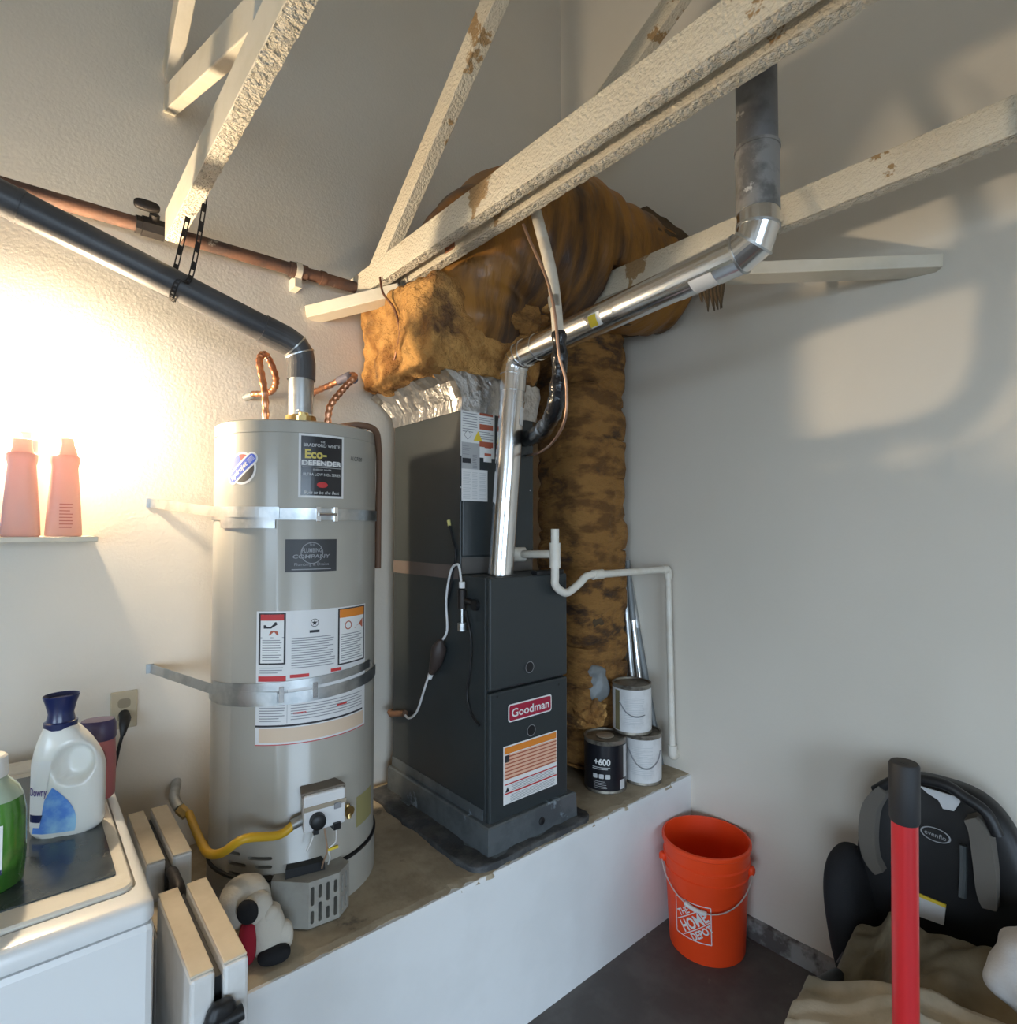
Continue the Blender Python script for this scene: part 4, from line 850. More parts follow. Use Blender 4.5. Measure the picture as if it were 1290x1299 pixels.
for nm, a, b, r_, m in (('union', (586, 738), (586, 746), .010, 'white'), ('valve_body', (586, 748), (586, 772), .014, 'iron'), ('nipple', (586, 770), (586, 792), .006, 'galv_dull'), ('cap', (586, 790), (586, 800), .014, 'galv_dull')):
    obj(nm, MB().tube([onX(*a, gx), onX(*b, gx)], r_, 12), m, gt)
obj('side_nipple', MB().tube([onX(586, 760, gx), Vector((FX0+.002, 1.46, 1.262))], .009, 10), 'iron', gt)
obj('black_cable', MB().tube(smoothpath([onX(x, y, sx+.004) for x, y in ((590, 775), (597, 810), (596, 850), (592, 880), (597, 905), (608, 921))], 6), .0035, 8), 'black', label='thin black cable hanging down the furnace side panel', cat='cable')
bc = thing('capped_cable', tuple(onX(575, 720, sx+.004)), 'thin black cable with yellow wire cap on coil cabinet', 'cable')
obj('cord', MB().tube(smoothpath([onX(x, y, sx+.010) for x, y in ((570, 664), (574, 685), (578, 700), (575, 722), (572, 745), (566, 770))], 6), .0035, 8), 'black', bc)
obj('wire_cap', MB().tube([onX(570, 667, sx+.008), onX(569, 660, sx+.008)], .006, 8), mat('yellow cap', (.6, .55, .2), .5), bc)
# ------------------------------------------------------------------ paint cans and metal tubes
def can(c, r, h, body, label, inktext=None, zrot=0.):
    t = thing('paint_can', c, label, 'paint can', 'paint cans on the platform')
    obj('can_body', MB().lathe(c, [(r, 0), (r+.0015, .004), (r, .008), (r, h-.008), (r+.002, h-.004), (r+.002, h), (r-.005, h), (r-.007, h-.006), (.005, h-.007)], 48), 'canmetal', t)
    a = math.atan2(-c[1], -c[0]); f = cyl(c, r, a, c[2])
    o_ = obj('paper_label', MB().patch(f, -r*PI*.98, r*PI*.98, .012, h-.016, 48, 1, .0008), body, t)
    return t, f, o_
cz = ZP
lb_ = onZ(822, 992, ZP); wc1 = (1.925, 1.435, ZP)
t, f, lab = can(wc1, .076, .192, 'canlabel', 'pale labelled paint can standing on the platform beneath another can')
mb = lines(f, -.045, .045, .04, .15, 16, .3, .0014); obj('fine_print', mb, 'palegrey', lab, smooth=0)
obj('wire_handle', MB().tube(smoothpath([f(-.055, .14, .004), f(-.02, .085, .006), f(.02, .068, .006), f(.06, .09, .005), f(.085, .13, .004)], 6), .0022, 8), 'greyink', t)
wc2 = (1.895, 1.46, ZP+.193)
t, f, lab = can(wc2, .076, .192, 'canlabel', 'pale labelled paint can stacked on top of another can')
mb = lines(f, -.03, .05, .04, .15, 16, .3, .0014); obj('fine_print', mb, 'palegrey', lab, smooth=0); obj('label_edge', MB().patch(f, -.075, -.05, .015, .17, 3, 1, .0014), mat('olive print', (.20, .17, .09), .5), lab, smooth=0)
obj('wire_handle', MB().tube(smoothpath([f(-.05, .13, .004), f(-.02, .09, .006), f(.015, .075, .006), f(.05, .08, .005)], 6), .0022, 8), 'greyink', t)
kb = onZ(768, 1008, ZP); kc = Vector((kb.x, kb.y, 0)); kc += kc.normalized()*.08; kc = (kc.x, kc.y, ZP)
t, f, lab = can(kc, .081, .196, 'canblack', 'black labelled paint can beside the furnace')
obj('lettering', text('+600', f, -.012, .108, .024, .062, .03, off=.0016), 'white', lab, smooth=0)
mb = lines(f, -.05, .02, .09, .102, 2, .4, .0016); 
for i in range(3): mb.rpoly(f, -.048+.024*i, -.030+.024*i, .058, .074, .003, .0016)
lines(f, -.045, .01, .02, .05, 5, .2, .0016, mb); obj('fine_print', mb, 'palegrey', lab, smooth=0)
mb = MB(); mb.patch(f, .058, .085, .015, .05, 3, 1, .0016); obj('bar_code_panel', mb, 'palegrey', lab, smooth=0); obj('label_edge', MB().patch(f, .078, .1, .055, .175, 3, 1, .0016), 'palegrey', lab, smooth=0)
obj('lid_disc', MB().lathe((kc[0], kc[1], ZP+.192), [(.034, 0), (.034, .003), (.03, .004)], 24), mat('tan lid', (.36, .29, .22), .6), t)
for i, (a, b, r_, lab) in enumerate([((796, 720), (812, 870), .0115, 'bright thin metal tube leaning on wall behind stacked cans'), ((788, 700), (803, 880), .0125, 'longer dull metal tube leaning against the insulated return duct'), ((797, 735), (822, 880), .015, 'thick grey metal tube leaning in corner behind the drain pipe')]):
    xp_ = (2.0625, 2.034, 2.0935)[i]; p0 = onX(*a, xp_); q = onX(*b, xp_); d_ = (q-p0).normalized(); tt_ = (ZP-p0.z)/d_.z; bot = p0+d_*tt_
    topp = p0-d_*(.30 if i == 1 else .03)
    topp.x = min(topp.x, W2-.017)
    tb = thing('metal_tube', tuple(bot), lab, 'metal tube', 'metal tubes leaning in the corner')
    obj('tube', MB().tube([bot, topp], r_, 16), ['galv', 'galv_dull', 'tapegrey'][i], tb); mid = topp.lerp(bot, .55); obj('tube_sleeve', MB().tube([topp, topp.lerp(bot, .3)], r_+.0025, 16), 'galv_dull' if i else 'tapegrey', tb)
# ------------------------------------------------------------------ bucket
BC = (1.943, 1.166, 0); BH = .378
def br_(z): return .130+.020*z/BH
bk = thing('plastic_bucket', BC, 'orange plastic bucket with white printed logo in the corner', 'bucket')
prof = [(.02, .004), (br_(0), 0), (br_(.004)+.001, .004), (br_(.27), .27), (br_(.27)+.004, .272), (br_(.275)+.004, .276), (br_(.278), .279), (br_(.31), .31), (br_(.31)+.005, .313), (br_(.32)+.005, .319), (br_(.322)+.001, .323), (br_(BH)+.001, BH-.018), (br_(BH)+.006, BH-.014), (br_(BH)+.006, BH-.002), (br_(BH)+.003, BH), (br_(BH)-.002, BH), (br_(BH)-.003, BH-.01), (br_(.01)-.003, .01), (.01, .009)]
obj('shell', MB().lathe(BC, prof, 64), 'bucket', bk)
bca = math.atan2(-BC[1], -BC[0]); la, lz = onCyl(882, 1170, BC, .138); f = cyl(BC, lambda z: br_(z)+.0, la, lz)
W_ = .075; mb = MB(); th = .0032
poly = [(-.072, .060), (.050, .060), (.050, -.062), (.0, -.058), (-.040, -.030), (-.072, .012)]
sqp = [(-.075, .062), (.052, .062), (.052, -.066), (-.075, -.066)]
for (a, b) in zip(sqp, sqp[1:]+sqp[:1]):
    d_ = Vector((b[0]-a[0], b[1]-a[1])); nn_ = 8; pr = Vector((-d_.y, d_.x)).normalized()*th/2
    for i in range(nn_):
        p0 = Vector(a)+d_*i/nn_; p1 = Vector(a)+d_*(i+1)/nn_; mb.poly(f, [tuple(p0-pr), tuple(p1-pr), tuple(p1+pr), tuple(p0+pr)], .0012)
R_ = math.radians(38); f3 = rotfn(f, R_)
for v0, v1 in ((.026, .029), (-.022, -.019)): mb.patch(f3, -.066 if v0 > 0 else -.072, (.05 if v0 > 0 else .047), v0, v1, 10, 1, .0012)
obj('logo_frame', mb, 'white', bk, smooth=0)
mb = text('THE', f3, -.022, .033, .022, .050, .02, off=.0018); text('HOME', f3, -.006, -.015, .036, .108, .03, off=.0018, mb=mb); text('DEPOT', f3, -.003, -.050, .025, .084, .03, off=.0018, mb=mb); obj('logo_lettering', mb, 'white', bk, smooth=0)
hw = []
a_l = bca-1.45; a_r = bca+1.45
for i in range(25):
    t_ = i/24; a = a_l+(a_r-a_l)*t_; z = .29-.10*math.sin(PI*t_); hw.append(Vector((BC[0]+(br_(z)+.012)*math.cos(a), BC[1]+(br_(z)+.012)*math.sin(a), z)))
wd = obj('wire_handle', MB().tube(hw, .0024, 8), mat('steel wire', (.7, .68, .66), .35, .6), bk)
k = 12; obj('handle_grip', MB().tube(hw[8:13], .0075, 12), 'white', wd)
for a in (a_l, a_r): q = Vector((BC[0]+(br_(.29)+.006)*math.cos(a), BC[1]+(br_(.29)+.006)*math.sin(a), .29)); obj('handle_ear', MB().blob(q, (.014, .014, .016), 6, 3), 'bucket', bk)
# ------------------------------------------------------------------ wall shelf, lamp, outlet
SZ = 1.482; SX1 = .163
obj('wall_shelf', MB().box((-.9, 1.885, SZ-.014), (SX1, W1+.002, SZ)), 'beam_s', bevel=.002, smooth=0, label='narrow white shelf on the back wall holding bottles', cat='shelf')
lp = thing('wall_lamp', (.012, W1, 1.838), 'glaring bare bulb in a round wall socket above the shelf', 'lamp')
bb = Vector((.012, W1-.040, 1.838))
obj('socket_base', MB().box((bb.x-.025, W1-.012, 1.745), (bb.x+.025, W1+.001, 1.80)).tube([(bb.x, bb.y, 1.762), (bb.x, bb.y, 1.80)], .019, 20).box((bb.x-.012, bb.y, 1.765), (bb.x+.012, W1, 1.785)), 'porcelain', lp)
obj('light_bulb', MB().lathe((bb.x, bb.y, 1.80), [(.012, 0), (.014, .008), (.022, .022), (.0285, .038), (.028, .05), (.020, .063), (.004, .069)], 24), 'bulb', lp, smooth=80)
ox = onY(157, 900, W1)
ol = thing('wall_outlet', (ox.x, W1, ox.z), 'cream electrical outlet plate with a black plug', 'outlet')
obj('faceplate', MB().box((ox.x-.034, W1-.006, ox.z-.055), (ox.x+.034, W1+.001, ox.z+.055)), 'putty', ol, smooth=0, bevel=.003)
ff2 = plane((ox.x, W1-.006, ox.z), (1, 0, 0), (0, 0, 1), (0, -1, 0)); obj('receptacle', MB().rpoly(ff2, -.016, .016, .006, .034, .01, .001).rpoly(ff2, -.016, .016, -.034, -.006, .01, .001), mat('brown receptacle', (.30, .25, .17), .5), ol, smooth=0)
pc = thing('power_cord', (ox.x, W1-.05, .9), 'black appliance power cord hanging from the wall outlet', 'power cord')
q = Vector((ox.x, W1-.006, ox.z-.012)); obj('plug', MB().tube([q, q+Vector((0, -.028, -.006)), q+Vector((-.004, -.04, -.02)), q+Vector((-.008, -.046, -.05))], [.014, .015, .013, .006], 12), 'black', pc)
obj('cord', MB().tube(smoothpath([q+Vector((-.008, -.046, -.045)), q+Vector((-.02, -.05, -.10)), q+Vector((-.03, -.045, -.2)), Vector((.235, 2.0, .5)), Vector((.22, 2.0, .3))], 6), .0045, 8), 'black', pc)
for (cx, rot, lab) in ((.092, .25, 'pink plastic bottle with flip spout at the shelf end'), (.004, -.1, 'pink plastic bottle with wide collar beside the spout bottle')):
    t = thing('shampoo_bottle', (cx, 1.945, SZ), lab, 'bottle', 'pink bottles on the wall shelf'); c = (cx, 1.945, SZ)
    obj('bottle_body', MB().loft(c, [(0, .038, .022, 0, 0), (.004, .041, .025, 0, 0), (.06, .038, .024, 0, 0), (.13, .033, .023, 0, 0), (.185, .029, .022, 0, 0), (.197, .032, .024, 0, 0), (.213, .032, .024, 0, 0), (.217, .028, .022, 0, 0)], rot), 'pink', t)
    if rot > 0: obj('bottle_cap', MB().loft(c, [(.215, .024, .019, .004, 0), (.225, .022, .017, .004, 0), (.245, .016, .014, .004, 0), (.262, .0155, .013, .002, 0), (.264, .013, .011, .002, 0)], rot), 'pink', t)
    else: obj('bottle_cap', MB().loft(c, [(.215, .025, .02, 0, 0), (.228, .021, .017, 0, 0), (.252, .019, .015, 0, 0), (.254, .016, .013, 0, 0)], rot), 'pink', t)
    fp = plane((c[0], c[1]-.0265, c[2]), (1, 0, 0), (0, 0, 1), (0, -1, 0))
    if rot > 0:
        fr_ = plane((c[0], c[1]-.026, c[2]), (math.cos(rot), math.sin(rot), 0), (0, 0, 1), (math.sin(rot), -math.cos(rot), 0)); obj('fine_print', lines(fr_, -.012, .018, .02, .09, 8, .3, .0015, None, .3), mat('rose print', (.50, .20, .18), .5), t, smooth=0)
t = thing('shampoo_bottle', (-.072, 1.95, SZ), 'pale blue plastic bottle beside the pink shelf bottles', 'bottle'); c = (-.072, 1.95, SZ)
obj('bottle_body', MB().loft(c, [(0, .03, .022, 0, 0), (.004, .032, .025, 0, 0), (.15, .031, .023, 0, 0), (.19, .02, .018, 0, 0)]), 'bluebot', t); obj('bottle_cap', MB().loft(c, [(.19, .016, .015, 0, 0), (.22, .015, .014, 0, 0)]), 'bluebot', t)
# ------------------------------------------------------------------ washing machine
DX0, DX1, DY0, DY1, DZ = -.51, .182, 1.10, 1.95, .90
wm = thing('washing_machine', ((DX0+DX1)/2, (DY0+DY1)/2, 0), 'white washing machine with dark glass lid', 'washing machine')
obj('body', MB().box((DX0, DY0, .0), (DX1, DY1, DZ-.035)), 'dryer', wm, smooth=0, bevel=.012)
def rr(x0, x1, y0, y1, r, z, k=6):
    out = []
    for cx, cy, a0 in ((x1-r, y1-r, 0), (x0+r, y1-r, 90), (x0+r, y0+r, 180), (x1-r, y0+r, 270)):
        for i in range(k+1): a = math.radians(a0+90*i/k); out.append((cx+r*math.cos(a), cy+r*math.sin(a), z))
    return out
def stack(rings):
    n = len(rings[0]); mb = MB(); mb.add([p_ for r in rings for p_ in r], [(i*n+k, i*n+(k+1) % n, (i+1)*n+(k+1) % n, (i+1)*n+k) for i in range(len(rings)-1) for k in range(n)]+[tuple(range((len(rings)-1)*n, len(rings)*n))]); return mb
obj('top_deck', stack([rr(DX0, DX1, DY0, DY1, .02, DZ-.033), rr(DX0-.001, DX1+.001, DY0-.001, DY1, .02, DZ-.03), rr(DX0, DX1, DY0, DY1, .02, DZ-.010), rr(DX0+.006, DX1-.006, DY0+.006, DY1, .02, DZ-.003), rr(DX0+.012, DX1-.012, DY0+.014, DY1, .02, DZ-.001), rr(DX0+.026, DX1-.018, DY0+.048, DY1-.094, .026, DZ-.001), rr(DX0+.026, DX1-.018, DY0+.048, DY1-.094, .026, DZ-.02)]), 'dryer', wm, smooth=50)
lid = obj('lid', stack([rr(DX0+.03, DX1-.022, DY0+.052, DY1-.1, .022, DZ-.0195), rr(DX0+.03, DX1-.022, DY0+.052, DY1-.1, .022, DZ+.003), rr(DX0+.033, DX1-.025, DY0+.055, DY1-.103, .02, DZ+.006)]), 'dryerdirty', wm, smooth=40)
obj('glass_panel', stack([rr(DX0+.08, DX1-.042, DY0+.105, DY1-.14, .006, DZ+.005), rr(DX0+.08, DX1-.042, DY0+.105, DY1-.14, .006, DZ+.0085)]), 'glass_top', lid, smooth=0)
GZ = DZ+.0085
obj('console', MB().add([(DX0, 1.866, DZ-.002), (DX1, 1.866, DZ-.002), (DX1, 1.95, DZ-.002), (DX0, 1.95, DZ-.002), (DX0, 1.872, DZ+.006), (DX1, 1.872, DZ+.006), (DX1, 1.94, DZ+.009), (DX0, 1.94, DZ+.009)], [(0,3,2,1),(4,5,6,7),(0,1,5,4),(1,2,6,5),(2,3,7,6),(3,0,4,7)]), 'dryerdirty', wm, smooth=0, bevel=.003)
# ------------------------------------------------------------------ laundry bottles
JC = (.087, 1.452, GZ); JR = math.radians(-18)
jg = thing('detergent_jug', JC, 'pearly white fabric softener jug with navy cap', 'jug')
secs = []
for i in range(37):
    t_ = i/36; z = .205*t_
    if t_ < .05: hx = .052+.008*math.sin(t_/.05*PI/2); dx = 0
    elif t_ < .55: hx = .060; dx = 0
    else:
        s_ = (t_-.55)/.45; hx = .060-.035*s_**1.8; dx = -.016*s_**1.4
    secs.append((z, hx, .036-.012*max(0, (t_-.75)/.25)**2, dx, 0, 2.7))
jm = MB().loft(JC, secs, JR, 64)
jc, js = math.cos(JR), math.sin(JR); nv = []
for (x, y, z) in jm.v:
    lx = (x-JC[0])*jc+(y-JC[1])*js; ly = -(x-JC[0])*js+(y-JC[1])*jc; lz = z-JC[2]
    e = ((lx-.016)/.030)**2+((lz-.135)/.034)**2
    if e < 1.25: ly *= 1-.75*max(0, min(1, (1.25-e)/.6))
    if ly < 0:
        e2 = abs(((lx-.012)-.25*(lz-.07))); 
        if lz < .10: ly += .004*max(0, 1-e2/.010)*max(0, 1-lz/.10)
    nv.append((JC[0]+lx*jc-ly*js, JC[1]+lx*js+ly*jc, z))
jm.v = nv; jb = obj('jug_body', jm, 'jug', jg, smooth=70)
jn = (JC[0]-.016*jc, JC[1]-.016*js, JC[2])
cap_ = obj('jug_cap', MB().lathe((jn[0], jn[1], JC[2]), [(.027, .200), (.028, .212), (.024, .214), (.021, .228), (.024, .246), (.029, .262), (.028, .264), (.024, .256)], 32, rfun=lambda a, z: 1+(.04*math.cos(a*2) if z > .24 else 0)), 'navy', jg)
fj = plane((JC[0]-.037*-js*0, JC[1], JC[2]), (jc, js, 0), (0, 0, 1), (js, -jc, 0))
def jf(u, v, off=0.):   # follow the front of the jug body
    t_ = v/.205; hx = .060 if t_ < .55 else .060-.035*((t_-.55)/.45)**1.8; dx = 0 if t_ < .55 else -.016*((t_-.55)/.45)**1.4; hy = .036
    q = max(-.985, min(.985, (u-dx)/hx)); y = -hy*(1-abs(q)**2.7)**(1/2.7)-off; return Vector((JC[0]+u*jc-y*js, JC[1]+u*js+y*jc, JC[2]+v))
sw = MB()
def curvedpoly(mb, pts_l, pts_r, off, n=16):
    vs = []; fs = []
    for i in range(n+1):
        for k in range(5):
            a = pts_l(i/n); b = pts_r(i/n); vs.append(jf(a[0]+(b[0]-a[0])*k/4, a[1]+(b[1]-a[1])*k/4, off))
    for i in range(n):
        for k in range(4): A = i*5+k; fs.append((A, A+5, A+6, A+1))
    mb.add(vs, fs)
curvedpoly(sw, lambda t: (-.050+.032*t**1.5, .010+.085*t), lambda t: (.020+.006*math.sin(t*PI)-.036*t**2, .008+.087*t), .0012)
obj('swirl_print', sw, 'swirl', jb, smooth=60)
lab_ = MB(); curvedpoly(lab_, lambda t: (-.057, .022+.125*t), lambda t: (-.037+.018*t, .022+.125*t), .0015); obj('paper_label', lab_, 'white', jb, smooth=60)
obj('lettering', text('Downy', jf, -.0405, .082, .015, .030, .01, off=.003), mat('purple ink', (.07, .03, .22), .5), jb, smooth=0)
lab_ = MB(); curvedpoly(lab_, lambda t: (-.055, .032+.014*t), lambda t: (-.036+.004*t, .032+.014*t), .0026, 4); obj('label_swoosh', lab_, 'navy', jb, smooth=0)
GC = (-.030, 1.300, GZ)
gb = thing('softener_bottle', GC, 'green liquid softener bottle with white cap on the glass lid', 'bottle')
gbody = obj('bottle_body', MB().loft(GC, [(0, .044, .032, 0, 0), (.006, .05, .036, 0, 0), (.05, .053, .038, 0, 0), (.12, .052, .037, 0, 0), (.145, .047, .035, 0, 0)], math.radians(-35), 48, 2.6), 'green', gb)
obj('bottle_shoulder', MB().loft(GC, [(.145, .047, .035, 0, 0), (.160, .040, .032, 0, 0), (.175, .027, .026, 0, 0, 2), (.182, .022, .022, 0, 0, 2)], math.radians(-35), 48, 2.6), 'clear', gb)
obj('bottle_cap', MB().lathe((GC[0], GC[1], GZ), [(.025, .180), (.026, .184), (.024, .212), (.021, .215)], 32, rfun=lambda a, z: 1+.012*math.cos(a*24)), 'porcelain', gb)
g_a = math.radians(-35); gjc, gjs = math.cos(g_a), math.sin(g_a)
def gf(u, v, off=0.):
    hx = .0525; hy = .0378; q = max(-.985, min(.985, u/hx)); y = -hy*(1-abs(q)**2.6)**(1/2.6)-off; return Vector((GC[0]+u*gjc-y*gjs, GC[1]+u*gjs+y*gjc, GZ+v))
lm = MB().patch(gf, -.045, .044, .036, .112, 12, 1, .0012); gl_ = obj('paper_label', lm, 'white', gbody, smooth=60)
obj('label_band', MB().patch(gf, -.045, .044, .034, .042, 12, 1, .0018), 'navy', gl_, smooth=0)
mb = text('downy', gf, .006, .088, .015, .056, .015, off=.002); text('relax', gf, .016, .050, .010, .034, .02, off=.002, mb=mb); lines(gf, -.01, .036, .064, .084, 4, .3, .002, mb); obj('lettering', mb, 'ink', gl_, smooth=0)
RC = (.143, 1.575, GZ)
rb = thing('softener_bottle', RC, 'rose coloured softener bottle with dark purple cap', 'bottle')
rbd = obj('bottle_body', MB().loft(RC, [(0, .030, .024, 0, 0), (.005, .034, .028, 0, 0), (.08, .035, .029, 0, 0), (.135, .032, .027, 0, 0)], math.radians(-20)), 'mauve', rb)
obj('bottle_cap', MB().loft(RC, [(.128, .034, .029, 0, 0), (.132, .035, .03, 0, 0), (.160, .034, .028, .0, 0), (.170, .030, .022, .0, 0), (.171, .02, .012, 0, 0)], math.radians(-20)), 'purple', rb)
fr2 = plane((RC[0], RC[1], GZ), (math.cos(-.35), math.sin(-.35), 0), (0, 0, 1), (math.sin(-.35), -math.cos(-.35), 0))
obj('oval_label', MB().disc(fr2, .012, .085, .014, .0285, rv=.030), mat('dusky label', (.22, .08, .08), .5), rbd, smooth=0); obj('oval_label', MB().disc(fr2, .012, .085, .009, .0292, rv=.020), 'offw', rbd, smooth=0)
# ------------------------------------------------------------------ folded table
ft = thing('folding_table', (.277, 1.45, 0), 'white plastic folding table folded in half, standing on edge', 'folding table')
for x0, x1 in ((.232, .270), (.284, .324)):
    lf = obj('table_leaf', MB().box((x0, 1.085, .012), (x1, 1.385, .75)).box((x0, 1.52, .012), (x1, 1.82, .75)).box((x0, 1.385, .012), (x1, 1.52, .66)), 'tableside', ft, smooth=0, bevel=.006)
    obj('top_rim', MB().box((x0+.001, 1.092, .749), (x1-.001, 1.384, .7535)).box((x0+.001, 1.521, .749), (x1-.001, 1.815, .7535)), 'tabletop', lf, smooth=0, bevel=.002)
    obj('handle_recess', MB().box((x0+.003, 1.3865, .66), (x1-.003, 1.5185, .664)), 'tabletop', lf, smooth=0)
obj('carry_handle', MB().tube(filletpath([(.277, 1.40, .68), (.277, 1.40, .735), (.277, 1.50, .735), (.277, 1.50, .68)], .02), .012, 12), 'iron', ft)
obj('inner_legs', MB().box((.271, 1.10, .02), (.283, 1.80, .73)), 'black', ft, smooth=0)
hg = MB(); hg.blob((.277, 1.074, .655), (.026, .016, .05), 10, 3, .006, 30); hg.tube([(.25, 1.07, .67), (.31, 1.066, .675)], .012, 12); hg.blob((.292, 1.07, .60), (.024, .014, .05), 10, 3, .004, 30); obj('hinge_lock', hg, 'black', ft)
obj('hinge_pin', MB().tube([(.262, 1.058, .635), (.285, 1.055, .622)], .005, 8), 'copper', ft)
# ------------------------------------------------------------------ plush toy
ty = thing('plush_toy', (.42, 1.43, ZP), 'grubby white plush toy with dark oval patch and red scarf', 'plush toy')
hd = onY(311, 1142, 1.475); bd_ = onY(338, 1190, 1.428); lg = onY(358, 1200, 1.412); mz = onY(325, 1152, 1.43); ns_ = onY(339, 1164, 1.415)
bd_.z = ZP+.054; lg.z = max(lg.z, ZP+.034)
obj('plush_body', MB().blob(bd_, (.040, .040, .057), 14, 2.6, .004, 20).blob(lg, (.024, .024, .034), 10, 2.4).blob(hd, (.056, .052, .054), 16, 2.3, .003, 18).blob(mz, (.036, .030, .036), 12, 2.2).blob(ns_, (.020, .020, .030), 10, 2.2, rot=Matrix.Rotation(.6, 3, fw)), 'plushw', ty, smooth=80)
obj('dark_patch', MB().blob(onY(314, 1157, 1.405), (.024, .012, .027), 10, 2.2, rot=Matrix.Rotation(HEAD-PI/2, 3, 'Z')), 'blackf', ty)
sc_ = onY(314, 1188, 1.415); sc_.z = ZP+.05
obj('scarf', MB().blob(sc_, (.018, .022, .048), 10, 2.6), 'plushr', ty)
ft_ = Vector((bd_.x+.004, bd_.y-.042, 0))
obj('dark_foot', MB().blob((ft_.x, ft_.y, ZP+.016), (.036, .022, .018), 10, 2.4, rot=Matrix.Rotation(-.3, 3, 'Z')), 'blackf', ty)
# ------------------------------------------------------------------ right corner: car seat, bag, red handle
cs = thing('car_seat', (1.93, .46, .0), 'black child car seat with grey side panels leaning at right wall', 'car seat')
yl, yr = .66, .24
def sfun(w_, q): w_.x += -.10*(w_.y/.22)**2*.4; return w_
obj('shell', MB().blob((1.99, .455, .42), (.065, .215, .385), 24, 3.2, fun=lambda w_, q: Vector((w_.x-.9*w_.y*w_.y+.10*(w_.z+.385)**2*0, w_.y*(1-.12*max(0, w_.z/.385)), w_.z))), 'black', cs, smooth=80)
obj('side_bolster', MB().blob((1.895, .655, .36), (.12, .055, .20), 18, 2.6, rot=Matrix.Rotation(-.15, 3, 'X')), 'blackf', cs, smooth=80)
obj('side_bolster', MB().blob((1.895, .235, .38), (.11, .05, .22), 18, 2.6), 'blackf', cs, smooth=80)
def sx_(px, py, x=1.905): return onX(px, py, x)
def ribbon(pts, hw, dep, m, nm):
    P = smoothpath(pts, 6); vs = []; fs = []; n = len(P)
    for i, p_ in enumerate(P):
        wv = hw*(math.sin(PI*(.12+.76*i/(n-1)))**.5); T = (P[min(i+1, n-1)]-P[max(i-1, 0)]).normalized(); sdv = T.cross(Vector((1, 0, 0))).normalized()
        vs += [p_-sdv*wv+Vector((dep, 0, 0)), p_-sdv*wv*.8-Vector((dep*.4, 0, 0)), p_+sdv*wv*.8-Vector((dep*.4, 0, 0)), p_+sdv*wv+Vector((dep, 0, 0))]
    for i in range(n-1):
        for k in range(3): a = i*4+k; fs.append((a, a+4, a+5, a+1))
    fs += [(0, 1, 2, 3), tuple((n-1)*4+k for k in (3, 2, 1, 0))]
    return obj(nm, MB().add(vs, fs), m, cs, smooth=60)
ribbon([sx_(1122, 1000), sx_(1106, 1022), sx_(1102, 1055), sx_(1106, 1085), sx_(1118, 1105)], .026, .05, 'greyfab', 'grey_panel')
ribbon([sx_(1232, 1036), sx_(1243, 1055), sx_(1250, 1095), sx_(1253, 1130), sx_(1257, 1150)], .028, .05, 'greyfab', 'grey_panel')
obj('carry_bar', MB().tube(smoothpath([sx_(1110, 1003), sx_(1140, 988), sx_(1172, 989), sx_(1200, 996), sx_(1222, 1010), sx_(1250, 1030), sx_(1266, 1060)], 6), .014, 12), 'black', cs)
def sq(pts, x, m, nm, off=0): return obj(nm, MB().add([onX(px, py, x) for px, py in pts]+[onX(px, py, x)+Vector((.004, 0, 0)) for px, py in pts], [tuple(range(len(pts)))]+[(i, (i+1) % len(pts), len(pts)+(i+1) % len(pts), len(pts)+i) for i in range(len(pts))]), m, cs, smooth=0)
sq([(1166, 997), (1216, 1012), (1218, 1018), (1210, 1029), (1196, 1026), (1190, 1015), (1176, 1006)], 1.918, 'palegrey', 'white_sticker')
sq([(1164, 1133), (1200, 1148), (1197, 1174), (1164, 1162)], 1.920, 'offw', 'care_label'); sq([(1164, 1133), (1200, 1148), (1199.5, 1152), (1164, 1137)], 1.919, 'yellow', 'label_band')
fs_ = plane(onX(1188, 1057, 1.90), (0, -1, 0), (0, 0, 1), (-1, 0, 0))
obj('oval_badge', MB().annulus(rotfn(lambda u, v, o=0.: fs_(u, v*.55, o), math.radians(-8)), 0, 0, .030, .034, .012), 'greyink', cs, smooth=0)
obj('badge_lettering', text('evenflo', rotfn(fs_, math.radians(-4)), 0, -.006, .012, .048, .0, off=.013), 'greyink', cs, smooth=0)
obj('buckle_sticker', MB().disc(plane(onX(1063, 1141, 1.80), (0, -1, 0), (0, 0, 1), (-1, -.2, 0)), 0, 0, .014, .0, rv=.014), 'tapegrey', cs, smooth=0)
obj('shiny_rib', MB().tube(smoothpath([onX(1222, 1072, 1.90), onX(1222, 1105, 1.90), onX(1220, 1138, 1.89)], 5), .009, 8), mat('glossy black', (.05, .055, .055), .25, coat=.5), cs)
# canvas bag in front
bg_ = thing('canvas_bag', (1.55, .34, 0), 'slumped tan canvas bag on the floor beneath the car seat', 'bag')
def cloth(x0, x1, y0, y1, nx, ny, top, base):
    vs = []; fs = []
    for i in range(nx+1):
        for k in range(ny+1):
            x = x0+(x1-x0)*i/nx; y = y0+(y1-y0)*k/ny; vs.append((x, y, top(x, y)))
    for i in range(nx):
        for k in range(ny): a = i*(ny+1)+k; fs.append((a, a+ny+1, a+ny+2, a+1))
    rim = [k for k in range(ny+1)]+[i*(ny+1)+ny for i in range(1, nx+1)]+[nx*(ny+1)+k for k in range(ny-1, -1, -1)]+[i*(ny+1) for i in range(nx-1, 0, -1)]
    n0 = len(vs)
    for a in rim: p_ = vs[a]; vs.append((p_[0], p_[1], base))
    m_ = len(rim)
    for i in range(m_): fs.append((rim[i], rim[(i+1) % m_], n0+(i+1) % m_, n0+i))
    fs.append(tuple(n0+i for i in range(m_))); return MB().add(vs, fs)
